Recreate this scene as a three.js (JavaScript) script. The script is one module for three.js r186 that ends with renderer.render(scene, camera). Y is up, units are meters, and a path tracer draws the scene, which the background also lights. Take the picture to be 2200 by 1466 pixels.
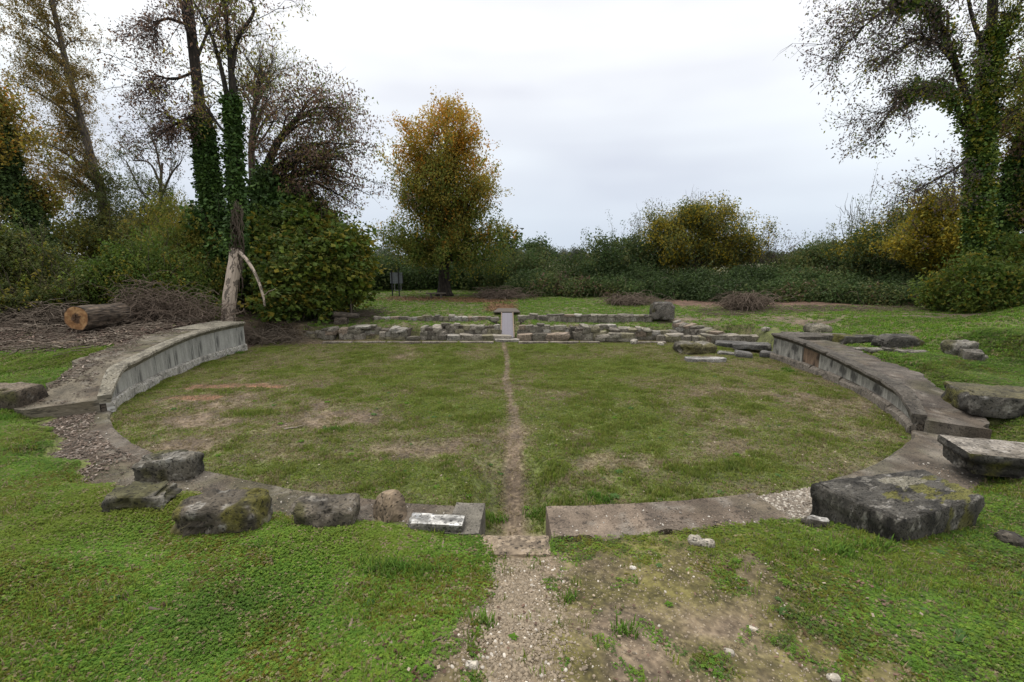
import * as THREE from 'three';
import { mergeGeometries } from 'three/addons/utils/BufferGeometryUtils.js';

// ---------------------------------------------------------------- camera, sky, sun, exposure
const scene = new THREE.Scene();
const FPX = 980, PITCH = Math.atan(185 / 980), EYE = 3.0;              // metres above the orchestra lawn
const camera = new THREE.PerspectiveCamera(2 * Math.atan(733 / FPX) * 180 / Math.PI, 2200 / 1466, 0.1, 3000);
camera.position.set(0, EYE, 0);
camera.rotation.set(-PITCH, 0, 0);
const renderer = new THREE.WebGLRenderer({ antialias: true });
renderer.toneMapping = THREE.LinearToneMapping;
renderer.toneMappingExposure = 1.38;
renderer.shadowMap.enabled = true;

// seeded helpers
function RNG(a) { return () => { a |= 0; a = a + 0x6D2B79F5 | 0; let t = Math.imul(a ^ a >>> 15, 1 | a); t = t + Math.imul(t ^ t >>> 7, 61 | t) ^ t; return ((t ^ t >>> 14) >>> 0) / 4294967296; }; }
const hash = (x, y, z) => { let h = Math.imul(x, 374761393) + Math.imul(y, 668265263) + Math.imul(z, 2147483647 ^ 0x5bd1e995) | 0; h = Math.imul(h ^ h >>> 13, 1274126177); return ((h ^ h >>> 16) >>> 0) / 4294967296; };
const sm = t => t * t * (3 - 2 * t);
function vnoise(x, y, z = 0, px = 0, py = 0) {                       // value noise 0..1; px, py: tile period
  const xi = Math.floor(x), yi = Math.floor(y), zi = Math.floor(z), u = sm(x - xi), v = sm(y - yi), w = sm(z - zi);
  const X = i => px ? ((xi + i) % px + px) % px : xi + i, Y = i => py ? ((yi + i) % py + py) % py : yi + i;
  const L = (a, b, t) => a + (b - a) * t;
  const pl = k => L(L(hash(X(0), Y(0), zi + k), hash(X(1), Y(0), zi + k), u), L(hash(X(0), Y(1), zi + k), hash(X(1), Y(1), zi + k), u), v);
  return w === 0 ? pl(0) : L(pl(0), pl(1), w);
}
function fbm(x, y, z = 0, o = 4, px = 0, py = 0) { let s = 0, a = .5, n = 0; for (let i = 0; i < o; i++) { s += a * vnoise(x, y, z + i * 7, px, py); n += a; a *= .5; x *= 2; y *= 2; z *= 2; px *= 2; py *= 2; } return s / n; }
const clamp = (x, a = 0, b = 1) => Math.min(b, Math.max(a, x));
const sstep = (a, b, x) => sm(clamp((x - a) / (b - a)));
const lerp = (a, b, t) => a + (b - a) * t;
const V = (x, y, z) => new THREE.Vector3(x, y, z);

{ // overcast sky: air and cloud only
  const W = 1024, H = 512, d = new Float32Array(W * H * 4);
  for (let j = 0; j < H; j++) for (let i = 0; i < W; i++) {
    const el = (j + .5) / H * 180 - 90, az = i / W;
    const st = [[-90, .45, .47, .5], [0, .47, .53, .61], [6, .55, .6, .67], [14, .65, .685, .735], [24, .77, .78, .8], [38, .85, .853, .862], [90, .87, .871, .875]];
    let k = 0; while (k < st.length - 2 && el > st[k + 1][0]) k++;
    const t = clamp((el - st[k][0]) / (st[k + 1][0] - st[k][0]));
    const n = fbm(az * 14, el / 9, 3, 5, 14, 0) - .5, n2 = fbm(az * 7, el / 4.5, 20, 4, 7, 0) - .5;
    const m = 1 + (n * .34 + n2 * .3) * sstep(-2, 8, el) * (1 - .55 * sstep(30, 60, el));
    const o = (j * W + i) * 4;
    for (let c = 0; c < 3; c++) d[o + c] = lerp(st[k][c + 1], st[k + 1][c + 1], t) * (c === 2 ? 1 + (m - 1) * .75 : m);
    d[o + 3] = 1;
  }
  const t = new THREE.DataTexture(d, W, H, THREE.RGBAFormat, THREE.FloatType);
  t.mapping = THREE.EquirectangularReflectionMapping; t.magFilter = t.minFilter = THREE.LinearFilter; t.needsUpdate = true;
  scene.background = t; scene.environment = t;
}
const sun = new THREE.DirectionalLight(new THREE.Color(1, .97, .93), 1.7);
sun.position.set(-14, 60, -26); sun.target.position.set(0, 0, -12);
sun.castShadow = true; sun.shadow.radius = 60; sun.shadow.mapSize.set(2048, 2048);
Object.assign(sun.shadow.camera, { left: -45, right: 45, top: 45, bottom: -45, near: 1, far: 160 });
scene.add(sun, sun.target);

// photo pixel -> place in metres
const SP = Math.sin(PITCH), CP = Math.cos(PITCH);
function at(px, py, h) { const v = (py - 733) / FPX, D = SP + v * CP, F = CP - v * SP, t = (EYE - h) / D; return V((px - 1100) / FPX * t, h, -F * t); }   // on the level h
function P(px, py, Z) { const v = (py - 733) / FPX, D = SP + v * CP, F = CP - v * SP; return V((px - 1100) / FPX / F * Z, EYE - D / F * Z, -Z); }          // at the depth Z

// ---------------------------------------------------------------- scene bookkeeping
const names = {};
function numbered(n) { if (!(n in names)) { names[n] = 0; return n; } names[n]++; return n + '_' + String(names[n]).padStart(3, '0'); }
function tag(o, label, category, group, kind) { if (label) o.userData.label = label; if (category) o.userData.category = category; if (group) o.userData.group = group; if (kind) o.userData.kind = kind; return o; }
function mesh(name, geo, mat, parent = scene) { const m = new THREE.Mesh(geo, mat); m.name = parent === scene ? numbered(name) : name; m.castShadow = m.receiveShadow = true; parent.add(m); return m; }
function thing(name, label, category, pos, group) { const g = new THREE.Group(); g.name = numbered(name); if (pos) g.position.copy(pos); scene.add(g); return tag(g, label, category, group); }
const structure = (name, geo, mat, label) => tag(mesh(name, geo, mat), label, null, null, 'structure');

// ---------------------------------------------------------------- textures and materials
function tex(size, fn, srgb = true) {                                // fn(u, v) -> [r, g, b] in 0..1 (sRGB values when srgb)
  const d = new Uint8Array(size * size * 4);
  for (let j = 0; j < size; j++) for (let i = 0; i < size; i++) { const c = fn(i / size, j / size), o = (j * size + i) * 4; for (let k = 0; k < 3; k++) d[o + k] = clamp(c[k]) * 255; d[o + 3] = 255; }
  const t = new THREE.DataTexture(d, size, size); t.wrapS = t.wrapT = THREE.RepeatWrapping; t.magFilter = THREE.LinearFilter; t.minFilter = THREE.LinearMipmapLinearFilter; t.generateMipmaps = true;
  if (srgb) t.colorSpace = THREE.SRGBColorSpace; t.needsUpdate = true; return t;
}
function rep(t, r) { const c = t.clone(); c.repeat.set(r, r); c.needsUpdate = true; return c; }
const g3 = v => [v, v, v];
const N = (u, v, f, o = 4, s = 0) => fbm(u * f, v * f, s, o, f, f);
const soilBump = tex(512, (u, v) => g3(.6 * N(u, v, 24, 5) + .4 * N(u, v, 90, 2, 9)), false);
const soilMap = tex(512, (u, v) => { const a = .72 + .5 * (N(u, v, 10, 5) - .5) + .5 * (N(u, v, 70, 3, 5) - .5), sp = N(u, v, 128, 1, 31) > .86 ? .16 : 0; return [a + sp + .02, a + sp, a + sp - .02]; });
const stoneMap = tex(512, (u, v) => {
  let a = .84 + .5 * (N(u, v, 6, 5, 3) - .5) + .35 * (N(u, v, 48, 3, 8) - .5);
  const pit = N(u, v, 40, 2, 17), lich = N(u, v, 22, 3, 44);
  if (pit < .3) a *= .62; if (lich > .66) a += .2; return [a, a * .985, a * .95];
});
const stoneBump = tex(512, (u, v) => { const p = N(u, v, 40, 2, 17); return g3(.5 * N(u, v, 8, 5, 3) + .3 * N(u, v, 64, 3, 8) + (p < .3 ? -.2 : 0) + .2); }, false);
const concreteMap = tex(512, (u, v) => { const pt = N(u, v, 34, 3, 53), a = (.82 + .5 * (N(u, v, 5, 5, 2) - .5) + .3 * (N(u, v, 100, 2, 4) - .5)) * (pt < .3 ? .72 : 1), s = N(u, v, 90, 1, 71) > .88 ? .14 : 0; return [a + s, (a + s) * .99, (a + s) * .97]; });
const streakMap = tex(512, (u, v) => {                               // rain streaks run down the wall panels
  const st = fbm(u * 40, v * 2, 5, 3, 40, 2), br = fbm(u * 8, v * 2, 9, 3, 8, 2), gr = N(u, v, 60, 3, 12);
  let a = .84 + .12 * (st - .5) + .3 * (br - .5) + .14 * (gr - .5); if (st < .27) a *= .88; if (br < .32) a *= .8; return [a, a * .995, a * .975];
});
const streakDark = tex(512, (u, v) => {
  const st = fbm(u * 30, v * 3, 15, 3, 30, 3), br = fbm(u * 6, v * 4, 29, 4, 6, 4), gr = N(u, v, 60, 3, 12);
  let a = .76 + .26 * (st - .5) + .6 * (br - .5) + .2 * (gr - .5); if (br < .36) a *= .8; return [a, a * .985, a * .95];
});
const barkMap = tex(512, (u, v) => { const r = fbm(u * 26, v * 5, 3, 4, 26, 5), p = N(u, v, 9, 4, 6); const a = .45 + .6 * (r - .35) + .3 * (p - .5); return [a, a * .95, a * .88]; });
const barkBump = tex(256, (u, v) => g3(fbm(u * 26, v * 5, 3, 4, 26, 5)), false);
const peelMap = tex(256, (u, v) => { const p = fbm(u * 8, v * 6, 2, 4, 8, 6), f = fbm(u * 40, v * 3, 7, 3, 40, 3); let a = .86 + .3 * (f - .5); if (p < .4) a *= .62; return [a, a * .955, a * .9]; });
const boardMap = tex(256, (u, v) => { const a = .8 + .3 * (fbm(u * 3, v * 40, 2, 3, 3, 40) - .5) + .16 * (N(u, v, 8, 3, 3) - .5); return g3(a); });
const C = (r, g, b) => new THREE.Color().setRGB(r, g, b);
function mat(color, o = {}) { return new THREE.MeshStandardMaterial({ color, roughness: .95, metalness: 0, ...o }); }
const M = {
  ground: mat(C(1, 1, 1), { vertexColors: true, map: soilMap, bumpMap: soilBump, bumpScale: .03 }),
  rock: mat(C(1, 1, 1), { vertexColors: true, map: stoneMap, bumpMap: stoneBump, bumpScale: .02 }),
  concrete: mat(C(.3, .275, .24), { map: concreteMap, bumpMap: stoneBump, bumpScale: .004, vertexColors: false }),
  paving: mat(C(1, 1, 1), { map: concreteMap, bumpMap: stoneBump, bumpScale: .016, vertexColors: true }),
  panel: mat(C(.47, .465, .445), { map: streakMap, bumpMap: stoneBump, bumpScale: .004 }),
  panelDark: mat(C(.42, .415, .4), { map: streakDark, bumpMap: stoneBump, bumpScale: .006 }),
  plinth: mat(C(.5, .485, .46), { map: stoneMap, bumpMap: stoneBump, bumpScale: .01 }),
  plinthDark: mat(C(.21, .185, .16), { map: stoneMap, bumpMap: stoneBump, bumpScale: .015 }),
  coping: mat(C(.27, .25, .205), { map: stoneMap, bumpMap: stoneBump, bumpScale: .006 }),
  copingDark: mat(C(.1, .088, .074), { map: stoneMap, bumpMap: stoneBump, bumpScale: .01 }),
  brickPatch: mat(C(.3, .205, .145), { map: streakDark, bumpMap: stoneBump, bumpScale: .012 }),
  core: mat(C(.13, .11, .09), { map: stoneMap, bumpMap: stoneBump, bumpScale: .02 }),
  bark: mat(C(.17, .14, .12), { map: barkMap, bumpMap: barkBump, bumpScale: .02 }),
  barkDark: mat(C(.1, .085, .075), { map: barkMap, bumpMap: barkBump, bumpScale: .02 }),
  barkGrey: mat(C(.3, .27, .245), { map: barkMap }),
  peeled: mat(C(.6, .54, .49), { map: peelMap, bumpMap: barkBump, bumpScale: .01 }),
  logBark: mat(C(.3, .25, .21), { map: barkMap, bumpMap: barkBump, bumpScale: .04 }),
  twig: mat(C(.11, .085, .062)), twigGrey: mat(C(.22, .18, .14)), vine: mat(C(.12, .088, .064)),
  post: mat(C(.02, .022, .026), { roughness: .6 }), sheet: mat(C(.3, .33, .36), { roughness: .6, map: boardMap }), thinMetal: mat(C(.3, .3, .3), { roughness: .5 }),
  benchWood: mat(C(.17, .14, .11), { map: boardMap }), deck: mat(C(.3, .28, .31), { map: boardMap }), railWood: mat(C(.36, .27, .19), { map: boardMap }),
  white: mat(C(.6, .6, .58)), roof: mat(C(.62, .62, .62)), glass: mat(C(.04, .045, .05), { roughness: .2 }),
};
const leafMat = new THREE.MeshPhysicalMaterial({ color: C(1, 1, 1), roughness: .8, specularIntensity: .25, metalness: 0, transmission: .5, thickness: 0, side: THREE.DoubleSide });
const ivyMat = new THREE.MeshPhysicalMaterial({ color: C(1, 1, 1), roughness: .6, specularIntensity: .4, metalness: 0, side: THREE.DoubleSide });
const grassMat = new THREE.MeshPhysicalMaterial({ color: C(1, 1, 1), roughness: .9, specularIntensity: .15, metalness: 0, transmission: .35, thickness: 0, side: THREE.DoubleSide });
const pebbleMat = mat(C(1, 1, 1));

// ---------------------------------------------------------------- geometry builders
class GB {
  constructor() { this.p = []; this.uv = []; this.i = []; this.c = []; }
  v(x, y, z, u = 0, w = 0) { this.p.push(x, y, z); this.uv.push(u, w); return this.p.length / 3 - 1; }
  tri(a, b, c) { this.i.push(a, b, c); }
  quad(a, b, c, d) { this.i.push(a, b, c, a, c, d); }
  tube(pts, rad, sides = 6, cap = true) {                             // pts: Vector3[], rad: number[] or function
    const n = pts.length; let up = V(.31, .2, .93).normalize(), len = 0, base = this.p.length / 3;
    for (let k = 0; k < n; k++) {
      const t = pts[Math.min(n - 1, k + 1)].clone().sub(pts[Math.max(0, k - 1)]).normalize();
      up.addScaledVector(t, -up.dot(t)); if (up.lengthSq() < 1e-6) up.set(t.y, -t.x, .1).addScaledVector(t, -up.dot(t)); up.normalize();
      const b = t.clone().cross(up), r = typeof rad === 'function' ? rad(k / (n - 1)) : rad[k];
      if (k) len += pts[k].distanceTo(pts[k - 1]);
      for (let s = 0; s <= sides; s++) { const a = s / sides * 6.28319, ca = Math.cos(a) * r, sa = Math.sin(a) * r; this.v(pts[k].x + up.x * ca + b.x * sa, pts[k].y + up.y * ca + b.y * sa, pts[k].z + up.z * ca + b.z * sa, s / sides * Math.max(.3, Math.min(2, r * 6)), len); }
    }
    for (let k = 0; k < n - 1; k++) for (let s = 0; s < sides; s++) { const a = base + k * (sides + 1) + s, b = a + sides + 1; this.quad(a, a + 1, b + 1, b); }
    if (cap) for (const k of [0, n - 1]) { const c = this.v(pts[k].x, pts[k].y, pts[k].z), o = base + k * (sides + 1); for (let s = 0; s < sides; s++) k ? this.tri(c, o + s, o + s + 1) : this.tri(c, o + s + 1, o + s); }
    return this;
  }
  geo() {
    const g = new THREE.BufferGeometry(); g.setAttribute('position', new THREE.Float32BufferAttribute(this.p, 3)); g.setAttribute('uv', new THREE.Float32BufferAttribute(this.uv, 2));
    if (this.c.length) g.setAttribute('color', new THREE.Float32BufferAttribute(this.c, 3));
    g.setIndex(this.i); g.computeVertexNormals(); return g;
  }
}
function path(a, b, n, wob, rng, sag = 0) { const o = []; for (let k = 0; k <= n; k++) { const t = k / n, p = a.clone().lerp(b, t); const m = Math.sin(t * Math.PI) ** .5 * wob; p.x += (rng() - .5) * m; p.y += (rng() - .5) * m + Math.sin(t * Math.PI) * sag; p.z += (rng() - .5) * m; o.push(p); } return o; }
function spline(pts, n) { return new THREE.CatmullRomCurve3(pts, false, 'centripetal').getPoints(n); }
function flat(g) { const f = g.toNonIndexed(); f.computeVertexNormals(); return f; }
// box with divided faces whose surface is worn: rounded, chipped and uneven; uv in metres
function roughBox(w, h, d, o = {}) {
  const { seed = 1, cell = .06, rough = .02, round = .06, chip = .05, shape, color } = o;
  const nx = Math.max(2, Math.round(w / cell)), ny = Math.max(2, Math.round(h / cell)), nz = Math.max(2, Math.round(d / cell));
  const g = new THREE.BoxGeometry(w, h, d, nx, ny, nz), p = g.attributes.position, uv = g.attributes.uv, nrm = g.attributes.normal, q = V();
  const cols = [], cr = RNG(seed * 991 + 7), cuts = []; for (let k = 0; k < (o.cuts ?? 7); k++) { const c = V(cr() * 2 - 1, cr() * 1.2 - .2, cr() * 2 - 1).normalize(); cuts.push([c, (Math.abs(c.x) * w + Math.abs(c.y) * h + Math.abs(c.z) * d) / 2 * (.74 + cr() * .2)]); }
  for (let k = 0; k < p.count; k++) {
    q.fromBufferAttribute(p, k);
    const n = [nrm.getX(k), nrm.getY(k), nrm.getZ(k)], s = seed * 13.7;
    if (Math.abs(n[1]) > .5) uv.setXY(k, q.x + s, q.z); else if (Math.abs(n[0]) > .5) uv.setXY(k, q.z + s, q.y); else uv.setXY(k, q.x + s, q.y);
    // round corners
    const e = [w / 2, h / 2, d / 2], a = [q.x, q.y, q.z], inn = a.map((v, i) => clamp(v, -e[i] + round, e[i] - round)), df = a.map((v, i) => v - inn[i]);
    const L = Math.hypot(...df); if (L > round) for (let i = 0; i < 3; i++) a[i] = inn[i] + df[i] / L * round;
    for (const [c, D] of cuts) { const e2 = a[0] * c.x + a[1] * c.y + a[2] * c.z - D; if (e2 > 0) { a[0] -= c.x * e2; a[1] -= c.y * e2; a[2] -= c.z * e2; } }
    // chips at the edges, unevenness all over
    const edge = a.filter((v, i) => Math.abs(v) > e[i] - round * 1.8).length;
    const f1 = fbm(a[0] * 3.1 + s, a[1] * 3.1 + s, a[2] * 3.1, 3) - .5, f2 = fbm(a[0] * 11 + s, a[1] * 11, a[2] * 11 + s, 3) - .5;
    const ch = edge > 1 ? chip * sstep(.5, .75, fbm(a[0] * 4 + s, a[1] * 4, a[2] * 4 - s, 2)) : 0;
    const r = Math.hypot(...a) || 1, f3 = fbm(a[0] * 27 - s, a[1] * 27, a[2] * 27 + s, 2) - .5, k1 = (f1 * rough * 1.6 + f2 * rough * 1.3 + f3 * Math.min(rough, .03) * 1.3 - ch) / r;
    for (let i = 0; i < 3; i++) a[i] *= 1 + k1;
    q.set(...a); if (shape) shape(q); p.setXYZ(k, q.x, q.y, q.z);
    const up = n[1]; cols.push(...(color ? color(q, up, seed) : [.2, .19, .17]));
  }
  g.setAttribute('color', new THREE.Float32BufferAttribute(cols, 3)); g.computeVertexNormals(); return g;
}
const mix3 = (a, b, t) => [lerp(a[0], b[0], t), lerp(a[1], b[1], t), lerp(a[2], b[2], t)];
// weathered stone colour: patches of lichen, moss and bare stone that stay where they grow
function weather(base, dark, moss, mossAmt, light = .25) {
  return (q, up, s) => {
    let c = mix3(dark, base, sstep(.3, .62, fbm(q.x * 3 + s, q.y * 3, q.z * 3 - s, 4)));
    if (fbm(q.x * 7 - s, q.y * 7 + s, q.z * 7, 3) > .66) c = mix3(c, [.42, .4, .37], light);
    const m = fbm(q.x * 2.6 + s * 3, q.y * 2.6, q.z * 2.6 + s, 4); c = mix3(c, moss, sstep(1 - mossAmt, 1.06 - mossAmt, m) * .85); return c;
  };
}
const MOSS = [.12, .115, .018], OLIVE = [.085, .08, .028];

// ---------------------------------------------------------------- ring curve of the orchestra (plan, metres; Z is depth from the camera)
const ringPts = [[-8.53, 14.35], [-8.68, 13.4], [-8.66, 12.34], [-8.36, 11.06], [-7.76, 9.3], [-7.12, 7.75], [-6.1, 6.68], [-5.05, 5.98], [-4.0, 5.46], [-3.08, 5.11], [-2.2, 4.85], [-1.2, 4.65], [-.3, 4.55], [.36, 4.54], [1.26, 4.6], [2.2, 4.73], [3.4, 4.98], [4.5, 5.43], [5.45, 6.03], [6.15, 6.62], [6.55, 7.35], [6.87, 8.3], [7.14, 9.3], [7.5, 10.8], [7.68, 12.2], [7.64, 13.1]];
const RN = 600, ringC = new THREE.CatmullRomCurve3(ringPts.map(([x, z]) => V(x, 0, -z)), false, 'centripetal'); ringC.arcLengthDivisions = 2000;
const RS = ringC.getSpacedPoints(RN), RLEN = ringC.getLength();
function ringAt(s) { const f = clamp(s / RLEN, 0, 1) * RN, k = Math.min(RN - 1, Math.floor(f)), p = RS[k].clone().lerp(RS[k + 1], f - k), a = RS[Math.max(0, k - 3)], b = RS[Math.min(RN, k + 4)]; const t = b.clone().sub(a).normalize(); return { p, n: V(-t.z, 0, t.x).multiplyScalar(1), t }; }
function sOf(x, z) { let best = 0, bd = 1e9; for (let k = 0; k <= RN; k++) { const d = (RS[k].x - x) ** 2 + (RS[k].z + z) ** 2; if (d < bd) { bd = d; best = k; } } return best / RN * RLEN; }
{ const q = ringAt(RLEN / 2); if (q.n.z < 0) throw new Error('normal must point out of the orchestra'); }
const S_LEND = sOf(-7.05, 7.65), S_REND = sOf(6.22, 6.72), S_GAPL = sOf(-.27, 4.55), S_GAPR = sOf(.36, 4.54);
const STAGE = 16.1;
const poly = []; for (let k = 0; k <= RN; k += 6) poly.push([RS[k].x, -RS[k].z]); const nRing = poly.length; poly.push([8.2, STAGE], [-8.9, STAGE]);
function inside(x, z) {                                              // -> [signed distance, nearest edge is the ring]
  let inn = false, bd = 1e9, ring = true;
  for (let i = 0, j = poly.length - 1; i < poly.length; j = i++) {
    const [xi, zi] = poly[i], [xj, zj] = poly[j];
    if ((zi > z) !== (zj > z) && x < (xj - xi) * (z - zi) / (zj - zi) + xi) inn = !inn;
    const dx = xi - xj, dz = zi - zj, t = clamp(((x - xj) * dx + (z - zj) * dz) / (dx * dx + dz * dz)), d = (x - xj - dx * t) ** 2 + (z - zj - dz * t) ** 2;
    if (d < bd) { bd = d; ring = i < nRing && i > 0; }
  }
  return [(inn ? -1 : 1) * Math.sqrt(bd), ring];
}
const lowRing = (x, z) => z < (x < 0 ? 7.6 : 6.75), ringW = (x, z) => lowRing(x, z) ? lerp(.58, .92, sstep(2.4, 5.4, Math.abs(x))) : 1.02;
const lawn = z => .25 * (1 - sstep(8, 13, z));
const ctrl = [[0, -3, 1.6], [0, 0, 1.2], [-6, 0, 1.15], [6, 0, 1.3], [0, 2.4, .72], [-4, 2.4, .72], [4, 2.4, .66], [3.4, 3.5, .4], [2.2, 3.6, .4], [-1.2, 3.6, .42], [.05, 3.85, .3], [.05, 3.6, .31], [.05, 3.2, .44], [2, 3.7, .44], [-3.6, 4.3, .42], [4.2, 4.3, .36], [-6, 5.2, .44], [6.3, 5.2, .46], [-9, 4, .62], [-8.4, 7, .46], [-10.5, 8.5, .52], [9, 5, .7], [8, 7.3, .56], [9, 8.4, .72], [9.6, 9.8, .8], [11.6, 10, 1.3], [14, 10.4, 1.6], [18, 12, 2.0], [8.8, 10.8, .68], [9.3, 13, .6], [9.2, 15.5, .5], [14, 15.5, .8], [15, 19, .7], [-10.2, 11.5, .78], [-10.4, 13.5, .88], [-14, 13, 1.0], [-13, 10, .72], [-13, 18, .95], [-18, 22, .8], [-9.5, 16.2, .6], [-6, 16.8, .4], [-2, 16.8, .42], [3, 16.8, .42], [6, 16.8, .42], [-6, 18.4, .55], [0, 19, .58], [6, 18.2, .55], [0, 23, .6], [-8, 24, .6], [9, 23, .6], [0, 32, .6], [20, 30, .6], [-20, 32, .6], [0, 60, .6], [40, 60, .6], [-40, 60, .6]];
function terr(x, z) {
  let w = 0, h = 0; for (const c of ctrl) { const d = (x - c[0]) ** 2 + (z - c[1]) ** 2 + .25, k = 1 / (d * d); w += k; h += k * c[2]; }
  const far = sstep(30, 70, Math.hypot(x, z)); return lerp(h / w, .6, far);
}
function height(x, z) {
  const [d, ring] = inside(x, z);
  const un = (fbm(x * .9, z * .9, 2, 3) - .5) * .09 + (fbm(x * 3.3, z * 3.3, 5, 2) - .5) * .03;
  let l = lawn(z) + un * .8; l -= .3 * (1 - sstep(.25, .6, Math.abs(x - .04))) * (1 - sstep(4.7, 6.6, z));      // the worn gap
  let t;
  if (d <= 0) return l;
  let T = terr(x, z) + un;
  if (z > 15.6 && z < 19.6) T = lerp(T, Math.min(T, -.03 + .165 * (z - 15.9)), 1 - sstep(.42, .8, Math.abs(x + .18)));    // cut for the ramp
  if (Math.abs(x - .04) < .34 && z < 5) return Math.min(lerp(l, T, sstep(.5, .68, d)), T);
  if (!ring) return lerp(l, T, sstep(.12, .5, d));
  const W = ringW(x, z) * (x < -.7 && lowRing(x, z) ? .62 + .75 * (fbm(x * 1.6, z * 1.6, 57, 3) - .35) : 1), h = lerp(l, T, sstep(.2, .6, d)); return d < W ? Math.min(h, lowRing(x, z) ? .25 : .36) : lerp(Math.min(h, lowRing(x, z) ? .33 : .5), h, sstep(W, W + .5, d));
}
const onGround = (px, py) => { let h = .4; for (let k = 0; k < 12; k++) { const q = at(px, py, h); h = lerp(h, height(q.x, -q.z), .7); } return at(px, py, h); };

// ---------------------------------------------------------------- what covers the ground
const patchPx = (list) => list.map(([px, py, rx, rz, a]) => { const q = onGround(px, py); return [q.x, -q.z, rx, rz, a]; });
const bareP = patchPx([[470, 830, 1.5, .35, .9], [430, 855, .6, .25, .8], [440, 905, .9, .35, .75], [380, 960, .8, .3, .7], [640, 900, 1.4, .5, .5], [570, 860, 1.6, .7, .45], [900, 960, .8, .4, .45], [1340, 990, .9, .3, .6], [1420, 1000, .6, .25, .5], [1530, 890, 1.1, .5, .4], [1750, 870, 1.0, .8, .5], [1560, 960, .5, .3, .45], [1240, 1030, .5, .25, .4], [760, 840, 1.6, .6, .3], [1000, 1010, .4, .3, .35], [1850, 930, .6, .6, .5], [700, 735, 3, .5, .45], [1780, 820, .9, .7, .4]]);
const greenP = patchPx([[1000, 790, 2.4, 1.5, .5], [1300, 790, 3, 1.6, .5], [700, 1010, 1.5, .35, .6], [950, 1030, .8, .3, .5], [1330, 900, 1.2, .6, .4], [950, 870, 1.2, .8, .35], [1600, 1010, .9, .3, .35], [1180, 960, .4, .8, .35], [560, 1010, .7, .25, .5]]);
const litterP = [[-4.4, 25.4, 3.6, 1.4, .8], [-1.6, 24.2, 1.8, 1.0, .7], [-.5, 21.2, .8, 1.8, .75]];
const blob = (L, x, z, n) => { let m = 0; for (const [cx, cz, rx, rz, a] of L) { const d = Math.hypot((x - cx) / rx, (z - cz) / rz) + (n - .5) * 1.1; m = Math.max(m, a * (1 - sstep(.45, 1.15, d))); } return m; };
const pathX = z => z < 5 ? .04 : .04 - .28 * sstep(5, 16, z) + .05 * Math.sin(z * 1.1);
const gravX = z => lerp(.06, -.02, sstep(4, 1, z));
function cover(x, z) {                                               // grass 0..1, soil colour, greenness
  const n = fbm(x * .9, z * .9, 11, 4), n2 = fbm(x * 3.4, z * 3.4, 12, 3), [d] = inside(x, z);
  let g, soil = mix3([.15, .112, .078], [.2, .16, .115], n2), wet = 0, moss = 0;
  if (d < .02) {
    g = .73 + (n - .5) * 1.5 + (n2 - .5) * .55; g += blob(greenP, x, z, n2) - .9 * blob(bareP, x, z, n2) - .1 * sstep(-2, -6, x) - .14 * sstep(3, 6, x);
    const pw = lerp(.16, .085, sstep(5, 9, z)) * (1 + (n2 - .5) * 1.2); g *= sstep(pw * .6, pw * 1.5, Math.abs(x - pathX(z)));
    if (blob([bareP[0], bareP[1]], x, z, n2) > .4) soil = mix3(soil, [.3, .13, .065], .75);
    if (z > 15.2) g *= 1 - .6 * sstep(15.4, 16, z) * n * 1.6;
    soil = mix3(soil, [.2, .165, .11], .5 * n);
  } else if (z < 7 && d < 7.5) {                                      // ground in front of the ring
    const lf = sstep(.0, -.55, x + (n2 - .5) * .5); g = lf * (.86 + (n - .5) * 1.1 + (n2 - .5) * .7) + (1 - lf) * (-.02 + .7 * sstep(-.5, .9, x - 1.9 - (3.9 - z) * .35) + .3 * sstep(3.3, 3.9, z) + (n - .5) * 1.1 + (n2 - .5) * .9);
    if (x > -.5 && x < 1.2) g -= .15 * sstep(3.2, 2.0, z);
    if (x < -.25) g -= .5 * sstep(1.05, .3, Math.abs(x + .1) + (z - 2.2) * .12) * sstep(3.4, 2.0, z);
    const gw = lerp(.16, .2, sstep(4, 1.8, z)) * (1 + (n2 - .5) * 1.3); const k = sstep(gw * .75, gw * 1.5, Math.abs(x - gravX(z))); g *= k; wet = 1 - k;
    moss = sstep(.44, .62, fbm(x * 1.3, z * 1.3, 31, 4)) * (x > 0 ? .95 : .6);
    soil = mix3(soil, [.235, .19, .13], .35 + .65 * wet); soil = mix3(soil, [.13, .125, .022], moss * (1 - wet) * .8);
  } else if (z > 16) {
    g = .78 + (n - .5) * 1.1 + (n2 - .5) * .5; const L = blob(litterP, x, z, n2); g *= 1 - L; soil = mix3(soil, [.15, .09, .05], L);
    g -= .55 * sstep(.5, .7, fbm(x * .5, z * .9, 41, 3)) * sstep(21, 17, z);
    if (x > 8) { const e = sstep(0, 2.2, (z + (x - 9) * .12) - 20.2); g *= 1 - e; soil = mix3(soil, [.15, .085, .058], e * .8); }
    if (x < -6.5 && z < 27) { const e = sstep(-6.2, -8.2, x + (z - 17) * .15); g *= 1 - .85 * e; soil = mix3(soil, [.1, .07, .05], e); }
    if (z > 27) g *= .85;
  } else {
    g = .92 + (n - .5) * 1.0 + (n2 - .5) * .4;
    if (x < -8) { const e = sstep(10.3, 12, z + (n - .5) * 2.4); g *= 1 - e * .95; soil = mix3(soil, [.1, .066, .05], e); }
    if (x > 8) moss = sstep(.5, .7, fbm(x, z, 31, 4)) * .7;
    soil = mix3(soil, [.13, .125, .022], moss * .6);
  }
  return { g: clamp(g), soil, moss, wet, n, n2, d };
}

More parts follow.
